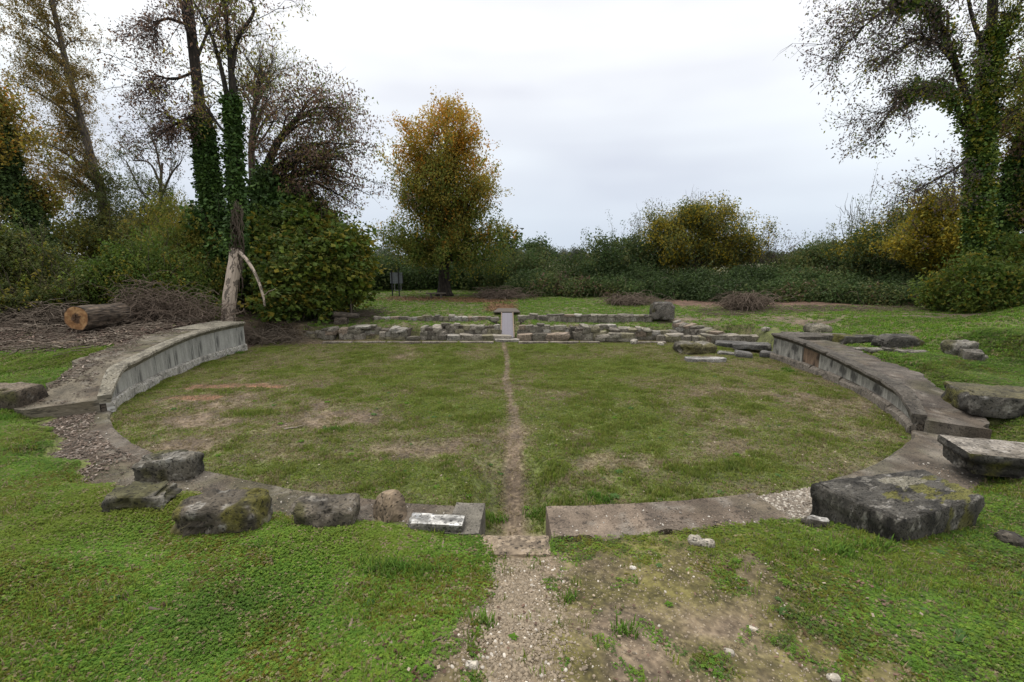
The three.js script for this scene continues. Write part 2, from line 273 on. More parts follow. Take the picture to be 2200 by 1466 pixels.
// ---------------------------------------------------------------- ground: one sheet to the horizon
{
  const line = (list) => { const o = []; for (const [a, b, st] of list) for (let v = a; v < b - 1e-6; v += st) o.push(v); return o; };
  const xs = [-1400, -700, -350, -180, -100, -70, ...line([[-52, -22, 3], [-22, -12, .5], [-12, 11, .13], [11, 22, .5], [22, 52, 3]]), 52, 70, 100, 180, 350, 700, 1400];
  const zs = [-60, -25, -12, -6, ...line([[-3, 1, .4], [1, 17.2, .12], [17.2, 30, .35], [30, 60, 2]]), 60, 70, 85, 110, 150, 220, 350, 600, 1000, 1600, 2400];
  const b = new GB();
  for (const z of zs) for (const x of xs) {
    const near = Math.abs(x) < 30 && z < 45; b.v(x, near ? height(x, z) : .6 + (z < 0 ? .6 * sstep(0, -6, z) : 0), -z, x / 2.2, z / 2.2);
    let c; if (near) { const k = cover(x, z), gr = mix3([.085, .135, .022], [.125, .16, .03], k.n2); c = mix3(k.soil, gr, k.g * .8); } else c = mix3([.09, .11, .035], [.14, .13, .06], fbm(x * .03, z * .06, 3, 3));
    b.c.push(c[0] * 1.5, c[1] * 1.5, c[2] * 1.5);
  }
  for (let j = 0; j < zs.length - 1; j++) for (let i = 0; i < xs.length - 1; i++) { const a = j * xs.length + i; b.quad(a, a + 1, a + xs.length + 1, a + xs.length); }
  structure('ground', b.geo(), M.ground, 'grass, worn soil and gravel ground of the ruined theatre');
}

// ---------------------------------------------------------------- sweeps along the ring: walls, copings, pavements
function sweep(prof, s0, s1, n, o = {}) {                            // prof(s, t) -> [[d, y], ...] closed outline; d is distance out of the orchestra
  const b = new GB(), m = prof(s0, 0).length, off = o.u ?? s0; let rows = [];
  for (let k = 0; k <= n; k++) { const s = lerp(s0, s1, k / n), f = ringAt(s); rows.push(prof(s, k / n).map(([d, y]) => { const v = V(f.p.x + f.n.x * d, y, f.p.z + f.n.z * d); v.d = d; return v; })); rows[k].s = s - s0 + off; }
  for (let e = 0; e < m; e++) {
    const e2 = (e + 1) % m, base = b.p.length / 3, L = rows[0][e].distanceTo(rows[0][e2]), vert = Math.abs(rows[0][e].y - rows[0][e2].y) > .6 * L;
    for (const r of rows) for (const q of [e, e2]) b.v(r[q].x, r[q].y, r[q].z, r.s, vert ? r[q].y : r[q].d);
    for (let k = 0; k < n; k++) { const a = base + k * 2; b.quad(a, a + 1, a + 3, a + 2); }
  }
  for (const r of [rows[0], rows[n]]) { const base = b.p.length / 3; r.forEach((q, k) => b.v(q.x, q.y, q.z, q.x + q.z, q.y)); const tri = THREE.ShapeUtils.triangulateShape(prof(r === rows[0] ? s0 : s1, r === rows[0] ? 0 : 1).map(([d, y]) => new THREE.Vector2(d, y)), []); for (const [x, y, z] of tri) r === rows[0] ? b.tri(base + x, base + y, base + z) : b.tri(base + x, base + z, base + y); }
  if (o.color) for (let k = 0; k < b.p.length; k += 3) b.c.push(...o.color(b.p[k], b.p[k + 1], -b.p[k + 2]));
  return b.geo();
}
const lawnAt = s => { const p = ringAt(s).p; return lawn(-p.z); };
const rWob = (s, k) => (fbm(s * 5, k, 3, 3) - .5);
const walkTop = (L, s) => { const z = -ringAt(s).p.z; return L ? lerp(.53, .9, sstep(7.7, 9.8, z)) : lerp(.52, .755, sstep(6.8, 9, z)); };
function podium(side) {
  const L = side < 0, s0 = L ? .02 : S_REND, s1 = L ? S_LEND : RLEN - .02, top = L ? .93 : .78, rng = RNG(L ? 41 : 42);
  const g = thing('podium_wall', L ? 'pale grey curved podium wall with clean panels and lighter plinth, beside the cut log' : 'dark weathered curved podium wall with black stained cornice and a brown repair panel', 'wall');
  // panels
  const cuts = [s0]; while (cuts[cuts.length - 1] < s1 - .75) cuts.push(cuts[cuts.length - 1] + (L ? .8 : .6) + rng() * .5); cuts[cuts.length - 1] = s1; 
  const brick = L ? -1 : cuts.findIndex(c => c > sOf(7.45, 10.6));
  const topAt = s => lerp(walkTop(L, L ? s1 : s0) + .07, top, sstep(0, .85, L ? s1 - s : s - s0));
  const pTop = s => lawnAt(s) + (L ? .22 : .2);
  mesh('wall_core', sweep(s => [[.05, -.15], [.13, -.15], [.13, topAt(s) - .13], [.05, topAt(s) - .13]], s0 + .02, s1 - .02, 40), M.core, g);
  for (let k = 0; k < cuts.length - 1; k++) {
    const gap = (L && (k === 3 || k === 6)) ? .016 : .003 + rng() * .004, d0 = (rng() - .5) * .006, bk = k === brick;
    mesh('panel', sweep((s) => [[d0 + (bk ? .03 : 0), pTop(s) - .02], [.06, pTop(s) - .02], [.06, Math.max(pTop(s) + .005, topAt(s) - .11)], [d0 + (bk ? .03 : 0), Math.max(pTop(s) + .005, topAt(s) - .11)]], cuts[k] + gap, cuts[k + 1] - gap, 8, { u: rng() * 9 }), bk ? M.brickPatch : L ? M.panel : M.panelDark, g);
    if (bk) tag(g.children[g.children.length - 1], 'rough brown repair panel');
  }
  // plinth blocks, unevenly broken
  let s = s0; while (s < s1 - .2) {
    const e = Math.min(s1, s + .7 + rng() * .6), ss = s, ee = e > s1 - .4 ? s1 : e, sd = rng() * 50, drop = rng() < .25 ? .05 : 0;
    mesh('plinth_block', sweep((q) => { const w = rWob(q * .5 + sd, 1) * (L ? .03 : .05), w2 = rWob(q * .6 + sd, 9) * (L ? .03 : .05); return [[-.07 + w, -.2], [.05, -.2], [.05, pTop(q) - .005], [-.035 + w, pTop(q) - .015 + w2 * .5 - drop], [-.06 + w, pTop(q) - .05 + w2 - drop]]; }, ss + .004, ee - .004, 14, { u: sd }), L ? M.plinth : M.plinthDark, g);
    s = ee;
  }
  // coping slabs with a moulded underside
  s = s0; while (s < s1 - .2) {
    const e = s + .9 + rng() * .7, ee = e > s1 - .5 ? s1 : e, ss = s, sd = rng() * 50, dy = (rng() - .5) * .012;
    mesh('coping_slab', sweep((q) => { const w = rWob(q * .6 + sd, 2) * (L ? .02 : .05), w2 = Math.max(0, rWob(q * 1.2 + sd, 5) - .12) * .3; const wd = ss < s0 + .1 && L || ee > s1 - .1 && !L ? 1.0 : .15; const t = topAt(q), e = sstep(0, .85, L ? s1 - q : q - s0), pr = .35 + .65 * e; return [[-.012, t - .15], [wd, t - .15], [wd, t + dy], [(-.1 + w + w2) * pr, t + dy - .004], [(-.115 + w + w2) * pr, t - .045 + dy], [(-.1 + w + w2) * pr, t - .06], [-.045 * pr, t - .1]]; }, ss + .002, ee - .002, 14, { u: sd }), L ? M.coping : M.copingDark, g);
    s = ee;
  }
  return g;
}
podium(-1); podium(1);
// pavements: the raised walk behind each wall slopes down to the ring
const paveCol = (a, b, m, amt) => (x, y, z) => { let c = mix3(a, b, sstep(.25, .75, fbm(x * 2.1, z * 2.1, 6, 4))); c = mix3(c, m, amt * sstep(.46, .6, fbm(x * 1.3 + 9, z * 1.3, 16, 4))); c = mix3(c, [.12, .09, .065], .7 * sstep(.5, .64, fbm(x * 2.6, z * 2.6, 26, 4))); return mix3(c, [.34, .31, .27], .5 * sstep(.64, .72, fbm(x * 6, z * 6, 36, 3))); };
const topRow = (dOut, dIn, y, s, n = 9) => Array.from({ length: n + 1 }, (_, k) => { const d = lerp(dOut, dIn, k / n); return [d, y - (k === n ? 0 : (fbm(s * 3, d * 3, 4, 3) - .3) * .03)]; });
for (const L of [true, false]) {
  const s0 = L ? .03 : S_REND, s1 = L ? S_LEND : RLEN - 1.0, W = s => (L ? 1.12 : .86) + rWob(s, 7) * .3;
  structure('pavement', sweep(s => [[.138, -.1], [W(s), -.1], ...topRow(W(s), .138, walkTop(L, s), s)], s0, s1, 110, { color: paveCol(L ? [.165, .14, .1] : [.12, .1, .084], L ? [.235, .205, .155] : [.165, .142, .12], OLIVE, L ? .6 : .5) }), M.paving, L ? 'raised concrete walk behind the pale podium wall, strewn with bark' : 'raised concrete walk behind the dark podium wall');
}
const RT = .33;
const slab = (name, a, b, col, label, o = {}) => structure(name, sweep(s => { const w = rWob(s, 3) * .03, q0 = ringAt(s).p, W = ringW(q0.x, Math.min(6.5, -q0.z)) + rWob(s, 8) * .2; return [[w, -.25], [W, -.25], ...topRow(W, .03 + w, RT + (o.dy ?? 0), s), [w, RT - .025 + (o.dy ?? 0)]]; }, a, b, Math.max(4, Math.round((b - a) / .07)), { color: col }), M.paving, label);
slab('pavement', S_LEND + .01, S_GAPL - .32, paveCol([.18, .15, .12], [.24, .21, .17], OLIVE, .6), 'low curved concrete walk under the row of mossy stones', { dy: -.02 });
slab('pavement', S_GAPL - .31, S_GAPL, paveCol([.21, .19, .165], [.27, .25, .22], OLIVE, .2), 'short concrete pier at the gap beside the marble block', { dy: .03 });
const sA = S_GAPR, sB = S_GAPR + .98, sC = S_GAPR + 2.42, sD = S_GAPR + 3.0;
slab('pavement', sA, sB - .003, paveCol([.27, .21, .16], [.31, .25, .195], OLIVE, .1), 'smooth tan concrete slab at the gap in the ring', { tilt: -.01 });
slab('pavement', sB + .003, sC, paveCol([.21, .165, .13], [.26, .21, .165], OLIVE, .3), 'brown concrete slab between tan slab and gravel patch', { dy: -.006 });
slab('pavement', sC + .01, sD + .4, paveCol([.27, .235, .19], [.32, .28, .23], OLIVE, .3), 'rough gravelly patch of walk beside the large dark slab', { dy: -.05 });
slab('pavement', sD + .41, S_REND - .01, paveCol([.2, .175, .145], [.25, .22, .18], OLIVE, .4), 'low concrete walk below the dark podium wall', { dy: -.0 });
{ // threshold across the gap
  const a = ringAt(S_GAPL), c = ringAt(S_GAPR), b = roughBox(.64, .3, .3, { seed: 4, cuts: 0, cell: .05, rough: .012, round: .02, color: () => [.32, .255, .19] });
  const t = mesh('threshold_stone', b, M.rock); t.position.set((a.p.x + c.p.x) / 2, .2, -3.83); tag(t, 'tan threshold slab closing the gap where the gravel path enters', 'threshold');
}

// ---------------------------------------------------------------- stones
function block(name, label, cat, base, size, turn, o = {}) {         // base: point on the ground under the middle of the block
  const g = roughBox(size[0], size[1], size[2], o), m = mesh(name, g, o.mat || M.rock); m.position.copy(base); m.position.y += size[1] / 2 - (o.sink ?? .04); m.rotation.set(o.rx || 0, turn, o.rz || 0); return tag(m, label, cat);
}
const DARK = weather([.105, .098, .087], [.038, .035, .03], MOSS, .4, .45), GREY = weather([.26, .245, .215], [.11, .1, .085], OLIVE, .4), MIX = weather([.2, .175, .145], [.07, .06, .05], MOSS, .45, .5);
const gq = (px, py, dz = 0) => { const q = onGround(px, py); q.z -= dz; q.y = height(q.x, -q.z); return q; };
{
  const top = h => (q) => { q.y = Math.max(h, q.y); return q; };
  block('stone_block', 'upright broken grey stone block with a jagged top, behind the flat mossy stone', 'stone', top(.31)(gq(352, 1042, .12)), [.68, .32, .3], .1, { seed: 3, cell: .03, rough: .028, round: .04, chip: .08, color: weather([.19, .175, .15], [.055, .05, .042], OLIVE, .42, .5), rz: .03 });
  { const w = block('stone_shard', 'thin dark stone shard leaning up from the broken upright block', 'stone', P(316, 990, 5.62), [.24, .05, .1], .2, { seed: 7, cell: .025, rough: .02, round: .02, color: () => [.08, .072, .06], rz: .55, sink: 0 }); w.position.y -= .01; }
  block('flat_stone', 'flat grey stone wedge with mossy top lying in the clover', 'stone', gq(296, 1090, .1), [.58, .2, .4], .12, { seed: 9, cell: .035, rough: .03, round: .04, chip: .09, color: weather([.16, .148, .125], [.06, .055, .045], OLIVE, .5, .45), rz: -.05 });
  block('mossy_block', 'lumpy conglomerate block with bright moss and embedded pebbles', 'stone', gq(456, 1144, .14), [.8, .36, .42], .1, { seed: 12, cell: .03, rough: .045, round: .09, chip: .08, color: weather([.13, .11, .085], [.032, .028, .022], [.13, .12, .016], .53, .55), sink: .07 });
  block('stone_block', 'rounded grey-brown stone block between mossy conglomerate and tan boulder', 'stone', gq(684, 1138, .2), [.66, .34, .38], .06, { seed: 16, cell: .03, rough: .055, round: .13, chip: .06, color: weather([.17, .147, .117], [.055, .048, .038], OLIVE, .42, .5), sink: .06 });
  const bo = new THREE.IcosahedronGeometry(.18, 4), bp = bo.attributes.position, bc = [], q = V();                  // faceted boulder
  const planes = [[.85, .5, .4, .09], [-.85, .35, .5, .1], [-.1, .6, .8, .105], [.45, .0, .93, .12], [.1, .97, -.1, .16], [.9, -.2, -.3, .15], [-.5, -.3, .75, .16]];
  for (let k = 0; k < bp.count; k++) { q.fromBufferAttribute(bp, k); for (const [a, b, c, d] of planes) { const l = Math.hypot(a, b, c), e = (q.x * a + q.y * b + q.z * c) / l - d; if (e > 0) q.addScaledVector(V(a, b, c).divideScalar(l), -e); } q.multiplyScalar(1 + (fbm(q.x * 22, q.y * 22, q.z * 22, 3) - .5) * .04); bp.setXYZ(k, q.x, q.y, q.z); bo.attributes.uv.setXY(k, q.x + q.z, q.y); const n = fbm(q.x * 14, q.y * 14, q.z * 14, 3); bc.push(...mix3([.24, .18, .125], [.37, .29, .21], n)); }
  bo.setAttribute('color', new THREE.Float32BufferAttribute(bc, 3)); bo.computeVertexNormals();
  const b = mesh('boulder', bo, M.rock); const bg = gq(834, 1120, .12); b.position.copy(bg); b.position.y += .12; b.rotation.y = .3; b.scale.set(1.1, 1.2, 1.1); tag(b, 'faceted tan boulder between the rounded stone block and the marble block', 'boulder');
  block('marble_block', 'small rectangular marble block with chalky white and black top', 'marble block', gq(936, 1144, .08), [.55, .2, .19], -.1, { seed: 21, cuts: 3, cell: .02, rough: .008, round: .02, chip: .03, color: (q, up, s) => { const n = fbm(q.x * 9 + s, q.y * 9, q.z * 9, 4); return up > .5 ? mix3([.24, .24, .24], [.8, .8, .8], sstep(.34, .56, n + (q.x > .05 ? .1 : -.02))) : mix3([.13, .12, .105], [.26, .25, .23], n); }, sink: .02 });
  // right: the large slab: a worn moulded slab, long corner up
  const c = [at(1738, 1036, .72), at(1985, 1006, .74), at(2120, 1068, .7), at(1938, 1122, .62)].map(v => V(v.x, v.y, v.z));
  { // the four top corners are given; sides go down to the ground
    const g = roughBox(2, .5, 2, { seed: 27, cuts: 0, cell: .035, rough: .035, round: .05, chip: .05, color: (q, up, s) => { let k = DARK(q, up, s); const m = fbm(q.x * 3.2 + 4, q.z * 3.2 + 1, 8, 4), r = Math.hypot((q.x - .35) / .7, (q.z - .35) / .5); if (up > .5 && m > .42 + .2 * r * r * .6) k = mix3(k, [.16, .155, .03], .85); else if (up > .5 && Math.hypot((q.x - .25) / .35, (q.z + .45) / .35) + (m - .5) * 2 < .8) k = mix3(k, [.32, .3, .24], .7); return k; } });
    const p = g.attributes.position, ct = c.reduce((a, v) => a.add(v), V()).divideScalar(4);
    for (let k = 0; k < p.count; k++) {
      const x = p.getX(k) * .5 + .5, z = p.getZ(k) * .5 + .5, y = p.getY(k) / .5 - .5;       // y: 0 top .. -1 bottom
      const t = c[0].clone().lerp(c[1], x), u = c[3].clone().lerp(c[2], x), w = t.lerp(u, z);
      const inset = sstep(.22, .4, -y) * .045; w.lerp(V(ct.x, w.y, ct.z), inset);
      p.setXYZ(k, w.x - ct.x, w.y + y * .5 - ct.y, w.z - ct.z);
    }
    g.computeVertexNormals(); const m = mesh('carved_slab', g, M.rock); m.position.copy(ct); tag(m, 'large dark carved slab with yellow-green moss, tilted over the ring walk', 'slab');
  }
  block('marble_fragment', 'small white-faced marble fragment leaning at the foot of the large dark slab', 'marble fragment', gq(1758, 1136, .05), [.24, .11, .1], -.35, { seed: 31, cell: .02, rough: .012, round: .02, color: (q, up, s) => up > .5 ? mix3([.2, .19, .18], [.75, .74, .74], sstep(.38, .6, fbm(q.x * 12, q.z * 12, s, 3))) : [.14, .125, .105], sink: .01 });
  { // moulded cornice block at the right edge
    const shape = q => { const k = sstep(.05, .0, q.y); if (q.z > .2) q.z -= k * .06; if (q.x < -.4) q.x += k * .07; };
    block('cornice_block', 'long moulded cornice block with pale speckled top, on the grass', 'stone', at(2150, 1004, .5).add(V(.42, -.03, .05)), [1.75, .3, .62], -.3, { seed: 34, cuts: 0, cell: .035, rough: .014, round: .02, chip: .05, shape, color: (q, up, s) => up > .5 ? mix3([.17, .15, .125], [.34, .31, .28], sstep(.35, .62, fbm(q.x * 7 + s, q.z * 7, 3, 4))) : DARK(q, up, s), sink: .05 });
  }
  block('stone_slab', 'thick dark slab with green mossy top, on the bank behind the moulded cornice block', 'stone', gq(2205, 892, .2), [1.5, .36, .85], -.36, { seed: 37, cuts: 0, cell: .04, rough: .035, round: .05, chip: .07, color: (q, up, s) => up > .5 ? mix3([.1, .092, .06], [.13, .115, .055], fbm(q.x * 4 + s, q.z * 4, 1, 4)) : DARK(q, up, s) });
  block('stone_block', 'brown-grey block half overgrown by grass beside the bark-strewn walk', 'stone', gq(-15, 884, .2), [.95, .44, .6], .1, { seed: 43, cell: .05, rough: .035, round: .06, chip: .08, color: weather([.23, .185, .14], [.09, .072, .055], OLIVE, .4, .35), sink: .08 });
  block('stone_block', 'low brown stone half buried in the short grass, near the large dark slab', 'stone', gq(2190, 1176, .05), [.24, .14, .2], .2, { seed: 44, cell: .03, rough: .03, round: .06, color: MIX, sink: .04 });
  // beyond the right wall
  block('column_drum', 'short pale stone drum on the grass behind the dark podium wall', 'stone', gq(1755, 716), [.68, .34, .6], .15, { seed: 46, cell: .05, rough: .03, round: .16, chip: .05, color: weather([.33, .3, .24], [.13, .12, .095], OLIVE, .35, .4) });
  block('stone_block', 'dark cut stone block standing alone with one sloped corner', 'stone', gq(1940, 747, .15), [.98, .34, .5], -.1, { seed: 47, cell: .05, rough: .025, round: .04, chip: .06, color: DARK, shape: q => { if (q.x < -.25 && q.y > .05) q.y -= (-.25 - q.x) * .6; } });
  block('stone_slab', 'long broken dark slab beside the arm of the dark podium wall', 'stone', gq(1845, 739, .1), [1.15, .26, .5], -.08, { seed: 48, cell: .05, rough: .04, round: .05, chip: .1, color: DARK });
  { // arm of the podium: a low wall running off behind
    const a = at(1718, 719, .77), e = at(1812, 722, .77), L = a.distanceTo(e), m = block('podium_arm', 'straight concrete arm running off the end of the dark podium wall', 'wall', V((a.x + e.x) / 2, .76 - .32, (a.z + e.z) / 2 - .22), [L + .6, .34, .5], Math.atan2(-(e.z - a.z), e.x - a.x), { seed: 50, cuts: 0, cell: .07, rough: .01, round: .02, chip: .02, color: weather([.17, .15, .125], [.09, .08, .068], OLIVE, .3, .2), sink: 0 });
  }
  block('ashlar_block', 'big dark square ashlar block on top of the ruined stage wall', 'stone', gq(1422, 691, .1).setY(.6), [.84, .64, .6], .05, { seed: 52, cell: .06, rough: .025, round: .06, chip: .08, color: weather([.17, .155, .14], [.07, .064, .056], OLIVE, .3, .3), shape: q => { if (q.x < 0) q.x += (q.y > 0 ? q.y * .18 : 0); } });
  block('white_slab', 'pale flat marble slab lying on the lawn before the mossy rubble', 'slab', gq(1514, 778, .1), [1.28, .13, .35], -.03, { seed: 53, cell: .05, rough: .018, round: .03, chip: .08, color: weather([.44, .43, .42], [.27, .26, .25], [.2, .2, .16], .25, .4), sink: .02 });
  block('mossy_rubble', 'low mossy lump of ancient masonry behind the pale marble slab', 'masonry', gq(1500, 762, .35), [1.15, .34, .75], .05, { seed: 54, cell: .05, rough: .07, round: .12, chip: .12, color: weather([.27, .25, .21], [.1, .09, .07], [.11, .1, .03], .55, .5), sink: .04 });
  const slabSpots = [[1575, 747, 1.0, .16, .62, -.5, 'grey paving slab tilted off the end of the low stage wall', .05], [1622, 757, 1.15, .15, .6, -.5, 'long grey paving slab leaning against the dark podium wall end', .06], [1600, 769, .5, .16, .4, -.2, 'broken wedge of grey slab on bare soil by the wall end', -.14], [1566, 764, .55, .08, .3, -.35, 'thin pale sliver of slab flat on the soil by the wall end', -.08], [1668, 768, .7, .14, .45, -.6, 'dark foot slab tucked under the end of the weathered podium wall', -.04]];
  slabSpots.forEach(([px, py, w, h, d, t, lab, rz], k) => block('paving_slab', lab, 'slab', gq(px, py, .15), [w, h, d], t, { seed: 60 + k, cell: .05, rough: .015, round: .02, chip: .05, color: weather(k === 3 ? [.36, .34, .31] : [.17, .165, .16], [.1, .097, .095], OLIVE, .25, .2), rz, sink: k === 1 ? -.1 : .0 }));
  // loose pale stones
  [[1507, 1171, .16, 'long white stone lying by the smooth concrete slab', .5], [1014, 1434, .085, 'round cream stone beside the gravel path', 0], [1618, 1354, .07, 'small flat cream stone on the bare mossy soil', .3], [279, 1318, .05, 'small white pebble in the clover', 0], [1566, 1405, .06, 'small grey stone on mossy soil beyond the flat cream stone', .4], [1360, 1222, .055, 'little white stone chip below the brown slab', .2], [1790, 1460, .07, 'pinkish-white stone where moss meets bare soil', .2], [1500, 1154, .05, 'tiny cream stone at the edge of the brown slab', .1]].forEach(([px, py, r, lab, t], k) => {
    const m = block('loose_stone', lab, 'stone', gq(px, py), [r * (k ? 1.1 : 1.6), r * .55, r * (k ? .75 : .6)], -t, { seed: 70 + k, cuts: 2, cell: r / 5, rough: r * .14, round: r * .34, chip: r * .1, color: (q, up, s) => mix3([.52, .46, .38], [.8, .76, .7], fbm(q.x * 30 + s, q.y * 30, q.z * 30, 3)), sink: r * .1 });
  });
  const st2 = [[2065, 745, .42, 'weathered rubble stone at the foot of the grassy mound'], [2092, 742, .36, 'mossy rubble stone beside the weathered one by the mound'], [2112, 738, .2, 'small pale stone where rubble meets the mound']];
  st2.forEach(([px, py, r, lab], k) => block('rubble_stone', lab, 'stone', gq(px, py), [r * 1.4, r * .8, r], k, { seed: 80 + k, cell: .06, rough: .05, round: .1, color: GREY }));
}

// ---------------------------------------------------------------- masonry of the stage: every stone its own piece
const stoneGeos = []; for (let k = 0; k < 12; k++) {
  const g = new THREE.BoxGeometry(1, 1, 1, 2, 2, 2), p = g.attributes.position, q = V(), nr = g.attributes.normal; const cols = [];
  for (let i = 0; i < p.count; i++) { q.fromBufferAttribute(p, i); const L = q.length(), e = Math.max(Math.abs(q.x), Math.abs(q.y), Math.abs(q.z)); const r = lerp(1, .62 / L, .28 + .2 * hash(k, 3, 1)); q.multiplyScalar(r); q.x += (fbm(q.x * 2 + k * 9, q.y * 2, q.z * 2, 2) - .5) * .28; q.y += (fbm(q.x * 2, q.y * 2 + k * 7, q.z * 2, 2) - .5) * .25; q.z += (fbm(q.x * 2, q.y * 2, q.z * 2 + k * 5, 2) - .5) * .2; p.setXYZ(i, q.x, q.y, q.z); g.attributes.uv.setXY(i, (q.x + q.z * .7) * .4 + k, q.y * .3 + k * .37); }
  g.computeVertexNormals(); stoneGeos.push(g);
}
const stoneMats = [[.33, .3, .26], [.26, .24, .2], [.2, .18, .15], [.38, .36, .33], [.15, .135, .115], [.24, .22, .15], [.3, .24, .19]].map(c => mat(C(...c), { map: stoneMap, bumpMap: stoneBump, bumpScale: .02 }));
const stoneW = [0, 0, 1, 1, 1, 2, 2, 3, 4, 5, 5, 6];
function rubble(name, label, a, b, o) {                              // a, b: front foot line; o: h0 (foot), top(t), len, course, depth, slabs
  const { top, len = .26, course = .14, depth = .3, seed = 1, foot = 0 } = o, rng = RNG(seed * 77 + 5), g = thing(name, label, 'wall'); const d = b.clone().sub(a), L = Math.hypot(d.x, d.z), ux = d.x / L, uz = d.z / L, ry = Math.atan2(-uz, ux);
  let nx = uz, nz = -ux; if (nz > 0) { nx = -nx; nz = -nz; }                                       // away from the lawn
  const core = new GB(), K = Math.max(3, Math.round(L / .25)), R = [];
  for (let k = 0; k <= K; k++) { const t = k / K, x = a.x + d.x * t, z = a.z + d.z * t, y = foot + Math.max(.05, top(t) - .045), r = []; for (const [f, yy] of [[.07, foot - .2], [.07, y], [depth, y], [depth, foot - .2]]) r.push(core.v(x + nx * f, yy, z + nz * f, t * L, yy)); R.push(r); }
  for (let k = 0; k < K; k++) for (let e = 0; e < 3; e++) core.quad(R[k][e], R[k][e + 1], R[k + 1][e + 1], R[k + 1][e]);
  core.quad(...R[0]); core.quad(...R[K].slice().reverse()); mesh('earth_core', flat(core.geo()), M.core, g);
  let y = 0; const maxT = Math.max(...Array.from({ length: 21 }, (_, k) => top(k / 20)));
  while (y < maxT - .03) {
    const ch = course * (.8 + rng() * .45); let x = -rng() * .05;
    while (x < L - .05) {
      const w = len * (.55 + rng() * .95), t = clamp((x + w / 2) / L), tp = top(t);
      if (y < tp - .02) {
        const h = Math.min(ch, Math.max(.07, tp - y)) * (.95 + rng() * .1), last = y + ch >= tp - .03, dp = last ? depth * (.6 + rng() * .5) : .2 + rng() * .1;
        if (last && rng() < .2 && y > .01) { x += w; continue; }
        const m = new THREE.Mesh(stoneGeos[rng() * 12 | 0], stoneMats[stoneW[rng() * 12 | 0]]); m.name = 'stone'; m.castShadow = m.receiveShadow = true;
        const off = dp / 2 - .04 + rng() * .05; m.position.set(a.x + ux * (x + w / 2) + nx * off, foot + y + h / 2, a.z + uz * (x + w / 2) + nz * off); m.scale.set(w * 1.16, h * 1.24, dp * 1.15); m.rotation.set((rng() - .5) * .16, ry + (rng() - .5) * .2, (rng() - .5) * .16); g.add(m);
      }
      x += w * (.98 + rng() * .06);
    }
    y += ch;
  }
  return g;
}
{
  const F = (px, Z) => { const q = P(px, 730, Z); q.y = 0; return q; }, br = (s, h, v = .1) => t => h + (fbm(t * 7 + s, s, 1, 2) - .5) * v * 2;
  rubble('stage_wall', 'low sloping stone spur at the overgrown end of the stage front', F(650, 16.4), F(718, 16.15), { top: t => .12 + .3 * t, seed: 1, foot: .02, depth: .5 });
  rubble('stage_wall', 'stone pier next to the sloping spur of the stage front', F(729, 16.15), F(772, 16.1), { top: br(2, .4, .06), seed: 2, foot: .02, len: .34, course: .2, depth: .6 });
  rubble('stage_wall', 'recessed rubble panel between two piers of the stage front', F(772, 16.4), F(820, 16.4), { top: br(3, .36), seed: 3, foot: .04, len: .22 });
  rubble('stage_wall', 'pier of squared stones at the grassy break in the stage front', F(818, 16.0), F(876, 15.95), { top: br(4, .38, .08), seed: 4, foot: .02, depth: .7, len: .3 });
  rubble('stage_wall', 'whitish rubble pier on the ramp side of the grassy break', F(905, 16.05), F(950, 16.0), { top: br(5, .42, .08), seed: 5, foot: .02, depth: .6, len: .24 });
  rubble('stage_wall', 'lower course of squared stones beside the ramp, under whitish rubble', F(945, 15.85), F(1070, 15.85), { top: br(6, .2, .02), seed: 6, foot: .02, len: .42, course: .2, depth: .4 });
  rubble('stage_wall', 'upper rubble course with a hollow, ending at the ramp', F(950, 16.2), F(1070, 16.2), { top: br(7, .48, .06), seed: 7, foot: .05, len: .26 });
  rubble('stage_wall', 'lower squared stone course beside the ramp, on the ashlar block side', F(1117, 15.85), F(1222, 15.85), { top: br(8, .2, .03), seed: 8, foot: .02, len: .5, course: .2, depth: .4 });
  rubble('stage_wall', 'big grey stones and small rubble beside the ramp, ashlar block side', F(1117, 16.15), F(1238, 16.15), { top: t => .46 - .05 * t + .03 * Math.sin(t * 20), seed: 9, foot: .05, len: .3, course: .17 });
  rubble('stage_wall', 'projecting squared pier capped by turf beside the niche', F(1236, 15.9), F(1282, 15.9), { top: br(10, .43, .06), seed: 10, foot: .02, depth: .8, len: .34, course: .22 });
  rubble('stage_wall', 'recessed niche wall of rubble beyond the turf-capped pier', F(1282, 16.5), F(1316, 16.5), { top: br(11, .46, .06), seed: 11, foot: .04 });
  rubble('stage_wall', 'tumbled low course with a white stone, in front of the niche', F(1282, 15.75), F(1344, 15.7), { top: br(12, .24, .08), seed: 12, foot: .02, len: .36, depth: .4 });
  rubble('stage_wall', 'broad broken rubble wall below the big ashlar block', F(1316, 16.05), F(1446, 16.0), { top: br(13, .36, .12), seed: 13, foot: .02, depth: .6 });
  rubble('stage_wall', 'low pitted stone course leading to the tilted paving slabs', F(1416, 15.55), F(1532, 15.4), { top: br(14, .22, .05), seed: 14, foot: .02, len: .34, course: .2, depth: .4 });
  rubble('stage_wall', 'straight low squared course running towards the dark podium wall', F(1532, 15.4), F(1648, 15.2), { top: br(15, .24, .04), seed: 15, foot: .06, len: .5, course: .22, depth: .4 });
  rubble('back_wall', 'thin line of foundation stones across the turf, log side of ramp', F(806, 17.75), F(1068, 17.75), { top: br(16, .17, .06), seed: 16, foot: .44, len: .26, course: .15, depth: .35 });
  rubble('back_wall', 'stepped stone foundation line behind the stage, ending under the ashlar block', F(1117, 17.7), F(1398, 17.4), { top: br(17, .25, .03), seed: 17, foot: .43, len: .3, course: .17, depth: .4 });
  rubble('rubble_bank', 'collapsed slope of small rubble beside the big ashlar block', at(1446, 700, .45).setY(0), at(1545, 720, .3).setY(0), { top: t => .5 - .26 * t, seed: 18, foot: .08, len: .2, course: .12, depth: .7 });
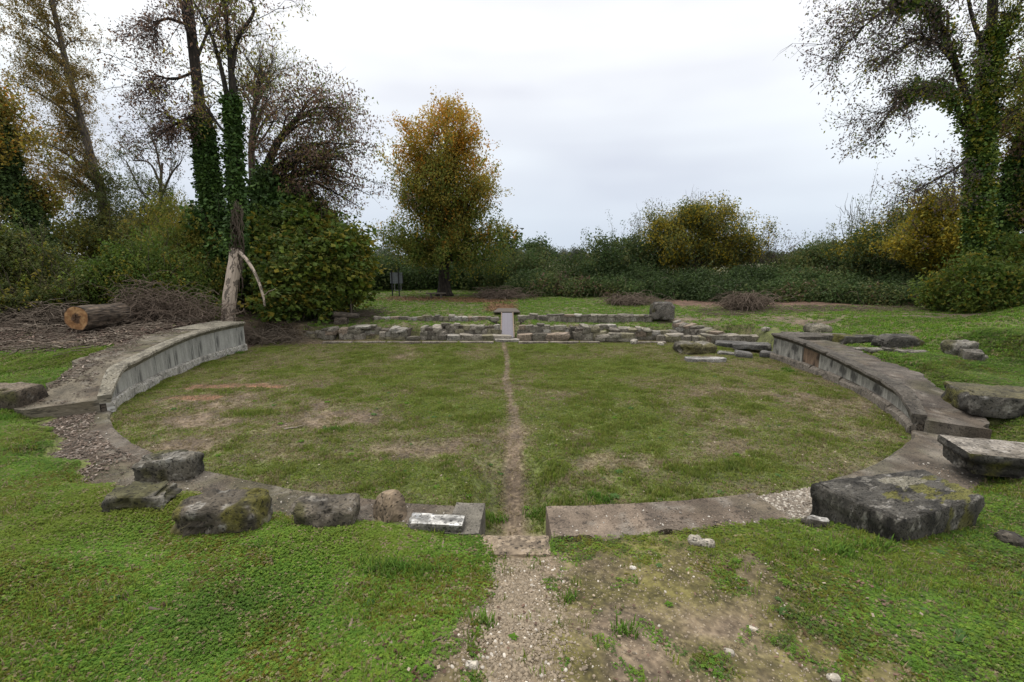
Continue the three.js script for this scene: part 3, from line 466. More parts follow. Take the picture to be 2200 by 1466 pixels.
  // long kerb of the stage front
  const rng = RNG(8), kx = [690, 760, 830, 905, 985, 1062]; for (let k = 0; k < kx.length - 1; k++) kerb(kx[k], kx[k + 1], k);
  const kx2 = [1112, 1180, 1245, 1290]; for (let k = 0; k < 3; k++) kerb(kx2[k], kx2[k + 1], 10 + k); kerb(1365, 1432, 20);
  function kerb(a, b, k) { const p = at(a + 1.5, 735, .05), q = at(b - 1.5, 735, .05), L = p.distanceTo(q); block('kerb_stone', k === 20 ? 'pale separate kerb stone near the mossy rubble' : k > 9 ? 'narrow pale kerb stone of the stage front, ashlar block side of the ramp' : 'narrow brown kerb stone of the stage front, log side of the ramp', 'kerb', V((p.x + q.x) / 2, 0, (p.z + q.z) / 2), [L, .14, .2], 0, { seed: 90 + k, cuts: 0, cell: .06, rough: .012, round: .02, color: weather([.32, .28, .24], [.2, .17, .14], OLIVE, .3, .2), sink: .07 }).userData.group = k === 20 ? undefined : k > 9 ? 'pale kerb stones' : 'brown kerb stones'; }
  [[1342, 724, .26, 'round whitish stone in front of the broken rubble wall'], [1361, 739, .22, 'white stone lying on the lawn before the stage front'], [1420, 742, .16, 'small grey-white stone alone on the lawn before the stage'], [1645, 718, .2, 'grey stone in the grass above the low squared course']].forEach(([px, py, r, lab], k) => block('loose_stone', lab, 'stone', gq(px, py), [r * 1.5, r * .8, r], k, { seed: 100 + k, cell: .04, rough: .03, round: .07, color: () => [.46, .43, .38], sink: .02 }));
  [[1822, 750], [1850, 752], [1885, 753], [1915, 752], [1950, 757], [1975, 759]].forEach(([px, py], k) => block('foundation_stone', 'flat pale foundation stone flush in the grass behind the dark podium wall', 'stone', gq(px, py), [.5, .1, .26], -.1 + k * .05, { seed: 110 + k, cell: .06, rough: .025, round: .04, color: GREY, sink: .04 }).userData.group = 'foundation stones in the grass');
}
{ // ramp and landing
  const a = V(-.16, .06, -15.95), b = V(-.2, .56, -19.0), d = b.clone().sub(a), L = d.length(), g = thing('wooden_ramp', 'narrow wooden ramp with pale side rails climbing over the stage wall', 'ramp', a), tilt = Math.atan2(d.y, Math.hypot(d.x, d.z)), yaw = Math.atan2(-d.x, -d.z);
  g.rotation.set(0, yaw, 0); const inner = new THREE.BoxGeometry(.43, .03, L / 20 - .006), rg = new THREE.BoxGeometry(.035, .06, L), bg = new THREE.BoxGeometry(.06, .1, L);
  const put = (n, geo, m, x, y, z) => { const o = mesh(n, geo, m, g); o.position.set(x, y + Math.sin(tilt) * -z, z * Math.cos(tilt)); o.rotation.x = tilt; };
  for (let k = 0; k < 20; k++) put('plank', inner, M.deck, 0, .04, -(k + .5) * L / 20);
  for (const s of [-1, 1]) { put('rail', rg, M.railWood, s * .236, .055, -L / 2); put('beam', bg, M.benchWood, s * .15, -.03, -L / 2); }
  const f = block('landing_slab', 'pale concrete foot slab at the bottom of the wooden ramp', 'slab', V(-.17, .0, -15.78), [.86, .1, .36], 0, { seed: 120, cuts: 0, cell: .06, rough: .006, round: .01, color: () => [.4, .37, .34], sink: .0 });
  const t = thing('landing_platform', 'thin dusty wooden landing at the top of the ramp', 'platform', V(-.22, .6, -19.75)); const pw = new THREE.BoxGeometry(1.12, .05, .21);
  for (let k = 0; k < 6; k++) { const m = mesh('board', pw, M.benchWood, t); m.position.set(0, .03, .56 - k * .216); m.scale.x = 1 - k * .05; }
  for (const s of [-1, 1]) { const m = mesh('bearer', new THREE.BoxGeometry(.08, .12, 1.1), M.benchWood, t); m.position.set(s * .2, -.056, -.02); }
}
{ // information board, seen from behind
  const b = gq(850, 637), g = thing('information_board', 'information board on two dark posts seen from behind', 'sign', b), sc = -b.z / 980;
  for (const x of [-6.5, 8]) { mesh('post', new THREE.BoxGeometry(2.1 * sc, 57 * sc, 2.1 * sc), M.post, g).position.set(x * sc, 28 * sc, 0); mesh('post_cap', new THREE.BoxGeometry(4 * sc, 1.6 * sc, 3 * sc), M.post, g).position.set(x * sc, 57 * sc, 0); }
  mesh('panel', new THREE.BoxGeometry(26 * sc, 23 * sc, .03), M.sheet, g).position.set(2.5 * sc, 39 * sc, -.06);
  mesh('panel_frame', new THREE.BoxGeometry(1.2 * sc, 23 * sc, .05), M.post, g).position.set(16.2 * sc, 39 * sc, -.06);
  for (const x of [-2, 11.5]) mesh('stay', new THREE.BoxGeometry(.025, 15 * sc, .025), M.thinMetal, g).position.set(x * sc, 20 * sc, -.1);
  mesh('crossbar', new THREE.BoxGeometry(14 * sc, .025, .025), M.thinMetal, g).position.set(4.75 * sc, 12.5 * sc, -.1);
  const q = gq(937, 642), h = thing('bench', 'small dark wooden bench under the golden tree', 'bench', q);
  for (let k = 0; k < 3; k++) mesh('seat_plank', new THREE.BoxGeometry(1.08, .05, .11), M.benchWood, h).position.set(0, .3, (k - 1) * .125);
  for (const s of [-1, 1]) mesh('leg', new THREE.BoxGeometry(.08, .28, .3), M.benchWood, h).position.set(s * .28, .135, 0);
}
{ // far house at the left
  const q = at(158, 560, .6); const Z = 62, c = P(150, 548, Z), g = thing('far_house', 'low white house with pale roof glimpsed through the trees', 'house', V(c.x, .6, c.z));
  const w = 7, d = 5, h = 2.4; mesh('wall', new THREE.BoxGeometry(w, h, d), M.white, g).position.y = h / 2;
  const s = new THREE.Shape([new THREE.Vector2(-w / 2 - .4, 0), new THREE.Vector2(w / 2 + .4, 0), new THREE.Vector2(0, 1.1)]), r = new THREE.ExtrudeGeometry(s, { depth: d + .6, bevelEnabled: false }); r.translate(0, h + .01, -d / 2 - .3); mesh('roof', r, M.roof, g);
  for (const x of [-2.2, .2]) mesh('window', new THREE.BoxGeometry(.9, .8, .06), M.glass, g).position.set(x, 1.4, d / 2 + .02); mesh('door', new THREE.BoxGeometry(.9, 1.9, .06), M.benchWood, g).position.set(2.2, .95, d / 2 + .02);
}

// ---------------------------------------------------------------- plants
function clump(n, rad, len, wid, seed, flatten = 1) {                // n small folded leaves spread through a ball
  const r = RNG(seed), b = new GB();
  for (let k = 0; k < n; k++) {
    const c = V(r() - .5, r() - .5, r() - .5).normalize().multiplyScalar(rad * Math.cbrt(r())); c.y *= flatten;
    const a = V(r() - .5, r() - .7, r() - .5).normalize(), s = a.clone().cross(V(r() - .5, r() + .2, r() - .5)).normalize(), l = len * (.7 + r() * .6), w = wid * (.7 + r() * .6), up = a.clone().cross(s).multiplyScalar(l * .14);
    const p0 = c, p1 = c.clone().addScaledVector(a, l * .45).addScaledVector(s, w / 2).add(up), p2 = c.clone().addScaledVector(a, l), p3 = c.clone().addScaledVector(a, l * .45).addScaledVector(s, -w / 2).add(up);
    const i = [p0, p1, p2, p3].map(p => b.v(p.x, p.y, p.z)); b.tri(i[0], i[1], i[2]); b.tri(i[0], i[2], i[3]);
  }
  return flat(b.geo());
}
const LEAF = { fine: clump(12, .26, .085, .045, 1), mid: clump(12, .3, .12, .07, 2), big: clump(11, .3, .16, .12, 3), sparse: clump(5, .26, .11, .055, 4), ivy: clump(12, .16, .11, .1, 5), far: clump(14, .8, .34, .22, 6), bramble: clump(14, .3, .1, .06, 7, .7), dead: clump(6, .22, .1, .045, 8) };
const pick = (pal, r) => { const c = pal[r() * pal.length | 0], k = .75 + r() * .5; return [c[0] * k, c[1] * k, c[2] * k]; };
function leaves(name, pts, geo, m, parent, seed, s0 = .7, s1 = 1.3) {  // pts: [Vector3, [r,g,b], scale?]
  const im = new THREE.InstancedMesh(geo, m, pts.length), r = RNG(seed), q = new THREE.Quaternion(), e = new THREE.Euler(), mt = new THREE.Matrix4(), c = new THREE.Color(), sc = V();
  pts.forEach(([p, col, k = 1], i) => { e.set((r() - .5) * 1.2, r() * 6.283, (r() - .5) * 1.2); q.setFromEuler(e); const s = lerp(s0, s1, r()) * k; mt.compose(p, q, sc.set(s, s, s)); im.setMatrixAt(i, mt); im.setColorAt(i, c.setRGB(...col)); });
  im.name = parent === scene ? numbered(name) : name; im.castShadow = im.receiveShadow = true; im.userData.kind = 'stuff'; parent.add(im); return im;
}
const pxm = Z => Z / FPX;                                            // metres per photo pixel at depth Z
const PAL = {
  gold: [[.56, .27, .035], [.52, .32, .04], [.46, .33, .05], [.4, .3, .05]], olive: [[.28, .26, .05], [.24, .25, .045], [.33, .27, .05], [.2, .22, .04]], green: [[.105, .175, .028], [.135, .2, .032], [.16, .21, .036], [.09, .145, .026]],
  yellow: [[.48, .36, .03], [.42, .32, .03], [.34, .29, .04], [.2, .21, .035]], dark: [[.048, .082, .024], [.065, .105, .03], [.082, .125, .034], [.058, .09, .03]], bramble: [[.075, .13, .038], [.09, .15, .044], [.115, .165, .046], [.08, .12, .04], [.15, .18, .06]],
  brown: [[.3, .19, .13], [.24, .15, .11], [.2, .125, .095], [.26, .16, .1], [.17, .115, .09]], purple: [[.15, .115, .105], [.18, .13, .115], [.13, .105, .098]], poplar: [[.26, .2, .06], [.3, .21, .055], [.2, .19, .055], [.34, .22, .055]], ivy: [[.045, .09, .02], [.062, .115, .025], [.085, .145, .03], [.038, .07, .018]], maple: [[.16, .21, .026], [.12, .17, .026], [.22, .22, .028], [.1, .145, .024], [.29, .24, .03]], far: [[.13, .15, .1], [.115, .135, .095], [.15, .155, .1]], scrub: [[.14, .16, .045], [.115, .14, .042], [.17, .17, .05], [.095, .125, .038]],
};
function inBlob(bl, r, outer = .5, amp = .95) {                                 // random place inside one of the blobs, favouring the outside
  let tot = 0; for (const b of bl) tot += b.w ?? b[3] * b[4]; let k = r() * tot, b = bl[0]; for (b of bl) { k -= b.w ?? b[3] * b[4]; if (k <= 0) break; }
  const Z = b[2], m = pxm(Z), c = P(b[0], b[1], Z), d = V(r() - .5, r() - .5, r() - .5); while (d.lengthSq() > .25 || d.lengthSq() < 1e-4) d.set(r() - .5, r() - .5, r() - .5); d.normalize();
  const n = .93 - amp / 2 + amp * fbm(d.x * 2.6 + b[0], d.y * 2.6 + b[1], d.z * 2.6, 3), R = lerp(Math.cbrt(r()), 1, outer * r()) * n;
  return c.add(V(d.x * b[3] * m * R, d.y * b[4] * m * R, d.z * (b[5] ?? (b[3] + b[4]) / 2 * m) * R));
}
// a tree: trunk polyline, limbs reaching into the crown's volume, twigs, leaves
function tree(name, label, o, group) {
  const r = RNG(o.seed), tp = o.trunk.map(([px, py, Z]) => P(px, py, Z)); tp[0].y = Math.min(tp[0].y, height(tp[0].x, -tp[0].z) - .05);
  const base = tp[0].clone(), g = thing(name, label, 'tree', base, group), T = spline(tp, 24).map(p => p.sub(base)), tb = new GB(), R0 = o.r0, R1 = o.r1;
  tb.tube(T, t => lerp(R0, R1, t ** .8) * (1 + (o.flare ?? .5) * Math.exp(-t * 26)), 10);
  const trunk = mesh('trunk', tb.geo(), o.bark || M.bark, g), lb = new GB(), pts = [], lo = o.lo ?? .3;
  const twig = (p, dir, len, rad, lvl) => {
    const n = lvl > 1 ? 3 : 4, q = [p.clone()], d = dir.clone(); for (let k = 0; k < n; k++) { d.add(V(r() - .5, r() - .5 + (o.trop ?? .06), r() - .5).multiplyScalar(.55)).normalize(); q.push(q[k].clone().addScaledVector(d, len / n)); }
    lb.tube(q, t => rad * (1 - t * .75), 3, false);
    if (lvl < (o.levels ?? 2)) for (let k = 0; k < (o.sub ?? 3); k++) { const a = q[1 + (r() * n | 0)]; twig(a, d.clone().add(V(r() - .5, r() - .5, r() - .5).multiplyScalar(1.7)).normalize(), len * (.45 + r() * .35), rad * .6, lvl + 1); }
    for (let k = 1; k < q.length; k++) if (r() < (o.leafy ?? .8)) { const c = q[k].clone().add(V(r() - .5, r() - .5, r() - .5).multiplyScalar(.25)); pts.push([c, o.color(c.clone().add(base), r)]); }
  };
  for (const L of o.limbs || []) { // limbs drawn one by one: [[px,py,Z]..., r0]
    const q = spline(L.p.map(([px, py, Z]) => P(px, py, Z).sub(base)), 12); lb.tube(q, t => lerp(L.r, L.e ?? .03, t), 6); for (let k = 0; k < (L.n ?? 14); k++) { const i = 3 + (r() * 9 | 0), d = q[Math.min(12, i + 1)].clone().sub(q[i - 1]).normalize().add(V(r() - .5, r() - .5 + (L.up ?? 0), r() - .5).multiplyScalar(1.5)).normalize(); twig(q[i], d, (L.len ?? 1.2) * (.5 + r() * .8), .02, 0); }
  }
  for (let k = 0; k < (o.nLimb ?? 40); k++) {
    const tg = inBlob(o.blobs, r, .3, o.amp).sub(base); let best = T[0], bd = 1e9; const hd = i => Math.hypot(tg.x - T[i].x, tg.z - T[i].z);
    for (let i = Math.round(24 * lo); i <= 24; i++) { const e = Math.abs(tg.y - T[i].y - hd(i) * (o.rise ?? .9)) + hd(i) * .2; if (e < bd) { bd = e; best = i; } }
    const s = T[best], mid = s.clone().lerp(tg, .5).add(V((r() - .5) * .6, -.1 * s.distanceTo(tg) * (o.arch ?? -1), (r() - .5) * .6)), q = spline([s, mid, tg], 7), L = s.distanceTo(tg), rad = Math.min(R0 * .45, .02 + L * .014);
    lb.tube(q, t => lerp(rad, .012, t), 4, false);
    for (let j = 0; j < (o.nTwig ?? 8); j++) { const i = 2 + (r() * 5.99 | 0), d = q[Math.min(7, i + 1)].clone().sub(q[i - 1]).normalize().add(V(r() - .5, r() - .5, r() - .5).multiplyScalar(1.5)).normalize(); twig(q[i], d, (o.twigLen ?? .9) * (.5 + r() * .8), .014, 1); }
  }
  if (o.extra) for (let k = 0; k < o.extra; k++) { const p = inBlob(o.blobs, r, .5, o.amp).sub(base); pts.push([p, o.color(p.clone().add(base), r)]); }
  mesh('limbs', lb.geo(), o.limbBark || o.bark || M.bark, trunk);
  if (pts.length) leaves('crown', pts, o.leaf || LEAF.mid, leafMat, g, o.seed + 1, .7, 1.3);
  if (o.ivy) { const iv = []; for (let k = 0; k < o.ivy.n; k++) { const t = lerp(o.ivy.t0 ?? 0, o.ivy.t1, r()), i = Math.min(23, t * 24 | 0), p = T[i].clone().lerp(T[i + 1], t * 24 - i), a = r() * 6.283, R = lerp(R0, R1, t ** .8) * (.85 + r() * .5) + (o.ivy.thick ?? .12) * r() * (1.15 - t); iv.push([p.add(V(Math.cos(a) * R, (r() - .5) * .3, Math.sin(a) * R)), pick(o.ivy.pal || PAL.ivy, r)]); } for (const L of o.limbs || []) if (L.ivy) { const q = spline(L.p.map(([px, py, Z]) => P(px, py, Z).sub(base)), 20); for (let k = 0; k < L.ivy; k++) { const t = r() * .75, p = q[t * 20 | 0].clone(); iv.push([p.add(V(r() - .5, r() - .5, r() - .5).multiplyScalar(.5)), pick(o.ivy.pal || PAL.ivy, r)]); } } leaves('ivy', iv, LEAF.ivy, ivyMat, g, o.seed + 2, .7, 1.5); }
  return g;
}
function bush(name, label, o, group) {
  const r = RNG(o.seed), b0 = o.blobs[0], c0 = P(b0[0], b0[1], b0[2]), base = V(c0.x, height(c0.x, -c0.z) - .03, c0.z), g = thing(name, label, o.cat || 'bush', base, group), pts = [], sb = new GB();
  const K = Math.max(12, Math.round(o.n / 26)), cs = Array.from({ length: K }, () => [inBlob(o.blobs, r, .8), .22 + r() * .34, .75 + r() * .5]);
  for (let k = 0; k < o.n; k++) { const inner = r() < .22, cc = cs[r() * K | 0], sz = cc[1] * pxm(o.blobs[0][2]) / .0185, p = inner ? inBlob(o.blobs, r, .1) : cc[0].clone().add(V(r() + r() - 1, (r() + r() - 1) * .8, r() + r() - 1).multiplyScalar(sz * 1.5)); if (p.y < height(p.x, -p.z) + .05) p.y = height(p.x, -p.z) + .05 + r() * .4; pts.push([p.clone().sub(base), o.color ? o.color(p, r) : pick(o.pal, r)]); }
  const late = [];
  for (let k = 0; k < o.n / 70; k++) { const p = inBlob(o.blobs, r, 1), d = p.clone().sub(c0).normalize().multiplyScalar(.35).add(V(r() - .5, .55 + r() * .5, r() - .5)).normalize(), L = (.5 + r() * .9) * (o.blobs[0][2] / 20), q = path(p, p.clone().addScaledVector(d, L), 4, .1, r, .06).map(v => v.sub(base)); sb.tube(q, t => lerp(.011, .004, t), 3, false); for (let j = 1; j <= 4; j++) late.push([q[j], o.color ? o.color(p, r) : pick(o.pal, r), .55]); }
  pts.push(...late); leaves('foliage', pts, o.leaf || LEAF.mid, o.mat || leafMat, g, o.seed + 1, o.s0 ?? .7, o.s1 ?? 1.4);
  for (let k = 0; k < (o.stems ?? 14); k++) { const p = inBlob(o.blobs, r, .2), f = V(lerp(c0.x, p.x, .7) + (r() - .5) * .5, 0, lerp(c0.z, p.z, .7)); f.y = height(f.x, -f.z) - .05; const q = path(f, p, 5, .35, r, .25).map(v => v.sub(base)); sb.tube(q, t => lerp(o.stemR ?? .035, .008, t), 4, false); for (let j = 0; j < 3; j++) { const a = q[2 + (r() * 3 | 0)]; sb.tube(path(a, a.clone().add(V(r() - .5, r() * .8, r() - .5).multiplyScalar(1.4)), 3, .1, r), t => lerp(.014, .004, t), 3, false); } }
  for (let k = 0; k < (o.shoots ?? 0); k++) { const p = inBlob(o.blobs, r, .9).sub(base); sb.tube(path(p, p.clone().add(V((r() - .5) * .8, .4 + r() * .9, (r() - .5) * .8)), 4, .12, r), t => lerp(.014, .005, t), 3, false); }
  if (sb.p.length) mesh('stems', sb.geo(), o.stemMat || M.twig, g).userData.kind = 'stuff';
  return g;
}
const by = (...L) => (p, r) => { for (const [y, pal] of L) if (p.y + (r() - .5) * 2.4 > y) return pick(PAL[pal], r); return pick(PAL[L[L.length - 1][1]], r); };

// the golden tree in the middle
tree('golden_tree', 'large rounded tree turning gold and orange above the small bench', { seed: 101, trunk: [[955, 636, 27.5], [954, 580, 27.5], [957, 480, 27.5], [960, 390, 27.4], [957, 290, 27.5]], r0: .42, r1: .06, flare: .55, lo: .28, bark: M.barkDark,
  blobs: [[955, 312, 27.5, 80, 88], [900, 385, 27.2, 60, 78], [1012, 395, 27.6, 62, 88], [957, 410, 27.4, 104, 98], [880, 500, 27.2, 62, 58], [955, 526, 27.2, 112, 46], [1040, 500, 27.7, 56, 76], [846, 500, 27.3, 26, 32]], nLimb: 115, nTwig: 8, twigLen: .9, levels: 2, sub: 2, leafy: .62, leaf: LEAF.mid, rise: 1.3, amp: .5, extra: 1700,
  color: (p, r) => { const y = p.y + (r() - .5) * 3.2 + (fbm(p.x * .5, p.y * .5, p.z * .5, 2) - .5) * 5; return pick(y > 9 ? PAL.gold : y > 5.5 ? (r() < .3 ? PAL.gold : PAL.olive) : (r() < .55 ? PAL.olive : PAL.green), r); } });
// left: leaning poplar, ivy trunks, brown tree, bare trees
tree('poplar_tree', 'tall leaning poplar with thin brownish leaves and a bare grey trunk', { seed: 111, trunk: [[255, 600, 27], [222, 440, 27], [185, 300, 27], [150, 170, 27], [105, -20, 27], [80, -120, 27]], r0: .28, r1: .07, bark: M.barkGrey, lo: .2, blobs: [[85, 60, 27, 65, 90], [115, 190, 27, 80, 90], [120, 310, 27.2, 80, 90], [165, 400, 27, 75, 70], [75, -90, 27, 60, 90], [225, 490, 27, 50, 60]], nLimb: 75, nTwig: 7, twigLen: .9, levels: 2, sub: 2, leafy: .8, leaf: LEAF.fine, rise: .6, extra: 1800, color: by([5.5, 'poplar'], [0, 'olive']) });
tree('ivy_tree', 'orange-leaved tree with a dark ivy-covered trunk at the edge of the thicket', { seed: 121, trunk: [[105, 580, 21], [60, 480, 21], [25, 380, 21], [-10, 240, 21], [-50, 100, 21]], r0: .3, r1: .08, lo: .25, blobs: [[10, 310, 21, 42, 70], [-60, 240, 21, 80, 90], [40, 420, 21, 36, 52], [-60, 380, 21, 80, 80]], nLimb: 34, nTwig: 7, leafy: .75, leaf: LEAF.mid, color: (p, r) => pick(r() < .2 ? PAL.gold : r() < .5 ? PAL.poplar : PAL.olive, r), ivy: { n: 1300, t1: .7, thick: .5, pal: PAL.dark } });
const limbs1 = [{ p: [[420, 100, 19.5], [400, 60, 19.2], [385, -20, 19]], r: .1, n: 12 }, { p: [[435, 240, 19.5], [390, 260, 19], [345, 285, 18.6]], r: .07, n: 14, up: -.3 }, { p: [[440, 330, 19.5], [400, 270, 19], [360, 250, 18.7]], r: .06, n: 10 }, { p: [[428, 150, 19.5], [370, 170, 19], [330, 160, 18.8]], r: .06, n: 14, up: -.3 }, { p: [[415, 60, 19.5], [360, 40, 19], [320, 60, 18.6]], r: .06, n: 14, up: -.3 }, { p: [[425, 120, 19.5], [450, 60, 20], [475, 10, 20]], r: .06, n: 10 }];
tree('ivy_tree', 'tall dark trunk thickly wrapped in green ivy, behind the white peeled trunk', { seed: 131, trunk: [[485, 640, 19.6], [468, 520, 19.6], [448, 380, 19.5], [432, 250, 19.5], [412, 80, 19.5], [392, -90, 19.5]], r0: .31, r1: .15, flare: .3, bark: M.barkDark, limbBark: M.barkDark, limbs: limbs1, nLimb: 0, blobs: [[400, 60, 19, 70, 70]], levels: 2, sub: 3, trop: -.04, leafy: .5, leaf: LEAF.dead, color: (p, r) => pick(r() < .4 ? PAL.purple : PAL.brown, r), ivy: { n: 1900, t1: .6, thick: .16 } });
const limbs2 = [{ p: [[497, 300, 16.4], [470, 270, 16.6], [440, 225, 16.8], [415, 195, 17]], r: .06, n: 6 }, { p: [[495, 250, 16.4], [480, 170, 16.3], [455, 80, 16.2], [420, 10, 16]], r: .1, n: 12 }, { p: [[500, 200, 16.4], [492, 100, 16.4], [478, -30, 16.4]], r: .12, n: 14 }, { p: [[498, 150, 16.4], [512, 80, 16.6], [545, 25, 16.8], [535, -10, 16.9]], r: .08, n: 9 }, { p: [[502, 330, 16.4], [512, 250, 16.8], [505, 170, 17]], r: .05, n: 6 }];
const peeled = tree('peeled_tree', 'leaning tree with a white barkless foot and ivy higher up the trunk', { seed: 141, trunk: [[489, 705, 15.4], [493, 640, 15.5], [507, 560, 15.8], [508, 520, 16], [505, 400, 16.3], [500, 280, 16.4], [497, 200, 16.4]], r0: .2, r1: .13, flare: .0, bark: M.barkDark, limbBark: M.barkDark, limbs: limbs2, nLimb: 0, blobs: [[480, 50, 16, 60, 60]], levels: 2, sub: 3, trop: -.05, leafy: .34, leaf: LEAF.sparse, color: (p, r) => pick(r() < .5 ? PAL.brown : PAL.olive, r), ivy: { n: 620, t0: .46, t1: .98, thick: .12 } });
{ // its barkless foot, the hanging dead branch, dry vines round the middle
  const b = peeled.position, f = (L) => L.map(([x, y, z]) => P(x, y, z).sub(b)), q = spline(f([[489, 712, 15.4], [493, 640, 15.48], [503, 575, 15.7], [509, 536, 15.85]]), 14), t = new GB(); t.tube(q, k => .22 - .012 * k + .008 * Math.sin(k * 23), 12);
  tag(mesh('bare_wood', t.geo(), M.peeled, peeled), 'white barkless lower trunk');
  const d = new GB(), p = spline(f([[512, 540, 15.75], [528, 556, 15.5], [548, 588, 15.3], [562, 625, 15.2], [569, 658, 15.2]]), 12); d.tube(p, k => lerp(.065, .035, k), 8); d.tube(path(p[10], p[10].clone().add(V(.5, .25, .1)), 4, .06, RNG(4)), k => lerp(.025, .006, k), 4); tag(mesh('dead_branch', d.geo(), M.peeled, peeled), 'pale dead branch hanging to the ground');
  const v = new GB(), r = RNG(55); for (let k = 0; k < 90; k++) { const y0 = 500 - r() * 130 + 60, a = P(508 + (r() - .5) * 26, y0, 15.75 + (r() - .5) * .3), e = P(508 + (r() - .5) * 34, y0 + 30 + r() * 60, 15.7 + (r() - .5) * .4); v.tube(path(a, e, 4, .14, r).map(s => s.sub(b)), () => .012, 3, false); } mesh('dry_vines', v.geo(), M.vine, peeled).userData.kind = 'stuff';
}
tree('bare_tree', 'fine bare grey tree with upswept twigs behind the peeled trunk', { seed: 151, trunk: [[545, 470, 22], [540, 330, 22], [548, 220, 22], [560, 140, 22]], r0: .2, r1: .05, bark: M.barkGrey, lo: .3, blobs: [[560, 150, 22, 55, 60], [535, 210, 22, 40, 50], [590, 190, 22, 45, 45]], nLimb: 34, nTwig: 8, twigLen: 1.0, levels: 3, sub: 2, leafy: .06, leaf: LEAF.sparse, rise: 1.4, color: (p, r) => pick(PAL.olive, r) });
tree('brown_tree', 'spreading tree with rust-brown leaves and drooping branch ends', { seed: 161, trunk: [[590, 640, 20], [585, 520, 20], [576, 420, 20], [572, 370, 20], [600, 300, 20], [650, 240, 20]], r0: .42, r1: .08, flare: .2, bark: M.barkDark, lo: .45, blobs: [[640, 230, 20, 70, 90], [700, 280, 19.8, 75, 85], [620, 310, 20, 70, 70], [740, 330, 19.8, 65, 80], [720, 420, 19.8, 75, 60], [775, 270, 19.9, 40, 55], [660, 380, 20, 70, 70]], nLimb: 46, nTwig: 8, twigLen: 1.1, levels: 2, sub: 2, leafy: .7, leaf: LEAF.sparse, rise: .3, arch: -1.6, trop: -.05, extra: 1100, color: (p, r) => pick(r() < .65 ? PAL.brown : r() < .3 ? PAL.purple : r() < .5 ? PAL.olive : PAL.green, r), ivy: { n: 900, t0: .1, t1: .62, thick: .35, pal: PAL.dark } });
tree('bare_tree', 'small half-bare tree with pale green tufts on cut limbs', { seed: 171, trunk: [[352, 580, 24], [350, 480, 24], [345, 400, 24], [348, 350, 24]], r0: .14, r1: .05, bark: M.barkGrey, limbs: [{ p: [[346, 400, 24], [320, 350, 24], [285, 345, 24]], r: .06, n: 8, up: .8 }, { p: [[347, 420, 24], [370, 370, 24], [388, 350, 24]], r: .06, n: 8, up: .8 }, { p: [[347, 380, 24], [335, 320, 24], [325, 290, 24]], r: .05, n: 8, up: .8 }, { p: [[346, 440, 24], [310, 420, 24], [270, 345, 24]], r: .05, n: 6 }], nLimb: 16, blobs: [[345, 440, 24, 40, 60]], levels: 2, sub: 2, leafy: .25, leaf: LEAF.fine, color: (p, r) => pick(PAL.scrub, r) });
// left bushes
bush('maple_bush', 'big leafy bush turning from green to yellow beside the stage end', { seed: 201, blobs: [[690, 570, 18.5, 100, 92, 1.7], [650, 500, 19.5, 85, 70], [745, 550, 18.6, 50, 56], [640, 620, 17.4, 70, 70], [590, 560, 19, 65, 90], [705, 625, 18.2, 75, 48]], n: 5600, leaf: LEAF.big, color: (p, r) => pick(r() < .5 + .4 * fbm(p.x * .7, p.y * .7, p.z * .7, 2) - (p.x < -8 ? .2 : 0) ? PAL.maple : PAL.green, r), stems: 34, stemR: .05 });
bush('ivy_bush', 'dark ivy mass at the foot of the ivy-wrapped trunk', { seed: 203, blobs: [[490, 560, 19, 60, 110, 1.1], [450, 520, 19.6, 40, 60], [560, 500, 19.8, 45, 90], [610, 430, 20, 40, 50]], n: 2400, leaf: LEAF.ivy, pal: PAL.ivy, mat: ivyMat, s0: 1.2, s1: 2 });
bush('hazel_bush', 'yellow-green bush between the brush heap and the dark ivy mass', { seed: 205, blobs: [[410, 530, 18.5, 60, 70], [380, 480, 22, 50, 55], [450, 600, 17.5, 45, 50], [360, 560, 19, 50, 55]], n: 3600, leaf: LEAF.fine, color: (p, r) => pick(r() < .5 ? PAL.maple : PAL.olive, r), stems: 20, shoots: 12 });
bush('ivy_bush', 'dense round green shrub above the cut log', { seed: 207, blobs: [[310, 590, 16, 80, 70, 1.2], [250, 620, 15.5, 60, 45], [370, 620, 16, 55, 50]], n: 4200, leaf: LEAF.fine, color: (p, r) => pick(r() < .25 ? PAL.maple : PAL.green, r), stems: 16, shoots: 12 });
bush('hedge_bush', 'loose green hedge shrub with yellowing shoots, behind the heaped brushwood', { seed: 209, blobs: [[60, 580, 15, 90, 75, 1.4], [-30, 560, 14.5, 80, 90], [130, 630, 14.6, 75, 36], [20, 640, 13.8, 90, 40]], n: 5000, leaf: LEAF.fine, color: (p, r) => pick(r() < .3 ? PAL.maple : PAL.scrub, r), stems: 30, shoots: 60 });
bush('conifer_bush', 'dark rounded evergreen beside the foot of the poplar', { seed: 211, blobs: [[235, 455, 27, 40, 75], [225, 520, 27, 45, 60]], n: 1500, leaf: LEAF.fine, pal: PAL.scrub, s0: 1, s1: 1.6 });
bush('olive_bush', 'olive-brown thicket shrub between poplar and hazel bush', { seed: 213, blobs: [[290, 510, 26, 50, 40], [330, 490, 25, 35, 45], [160, 520, 25, 70, 40]], n: 1500, leaf: LEAF.mid, color: (p, r) => pick(r() < .4 ? PAL.olive : PAL.scrub, r), stems: 10, shoots: 8 });
bush('bramble_patch', 'low bramble between the brush heap and the peeled trunk', { seed: 215, blobs: [[425, 660, 16, 30, 22], [390, 645, 16.5, 36, 22]], n: 700, leaf: LEAF.fine, color: (p, r) => pick(r() < .2 ? PAL.maple : PAL.green, r), stems: 6 });
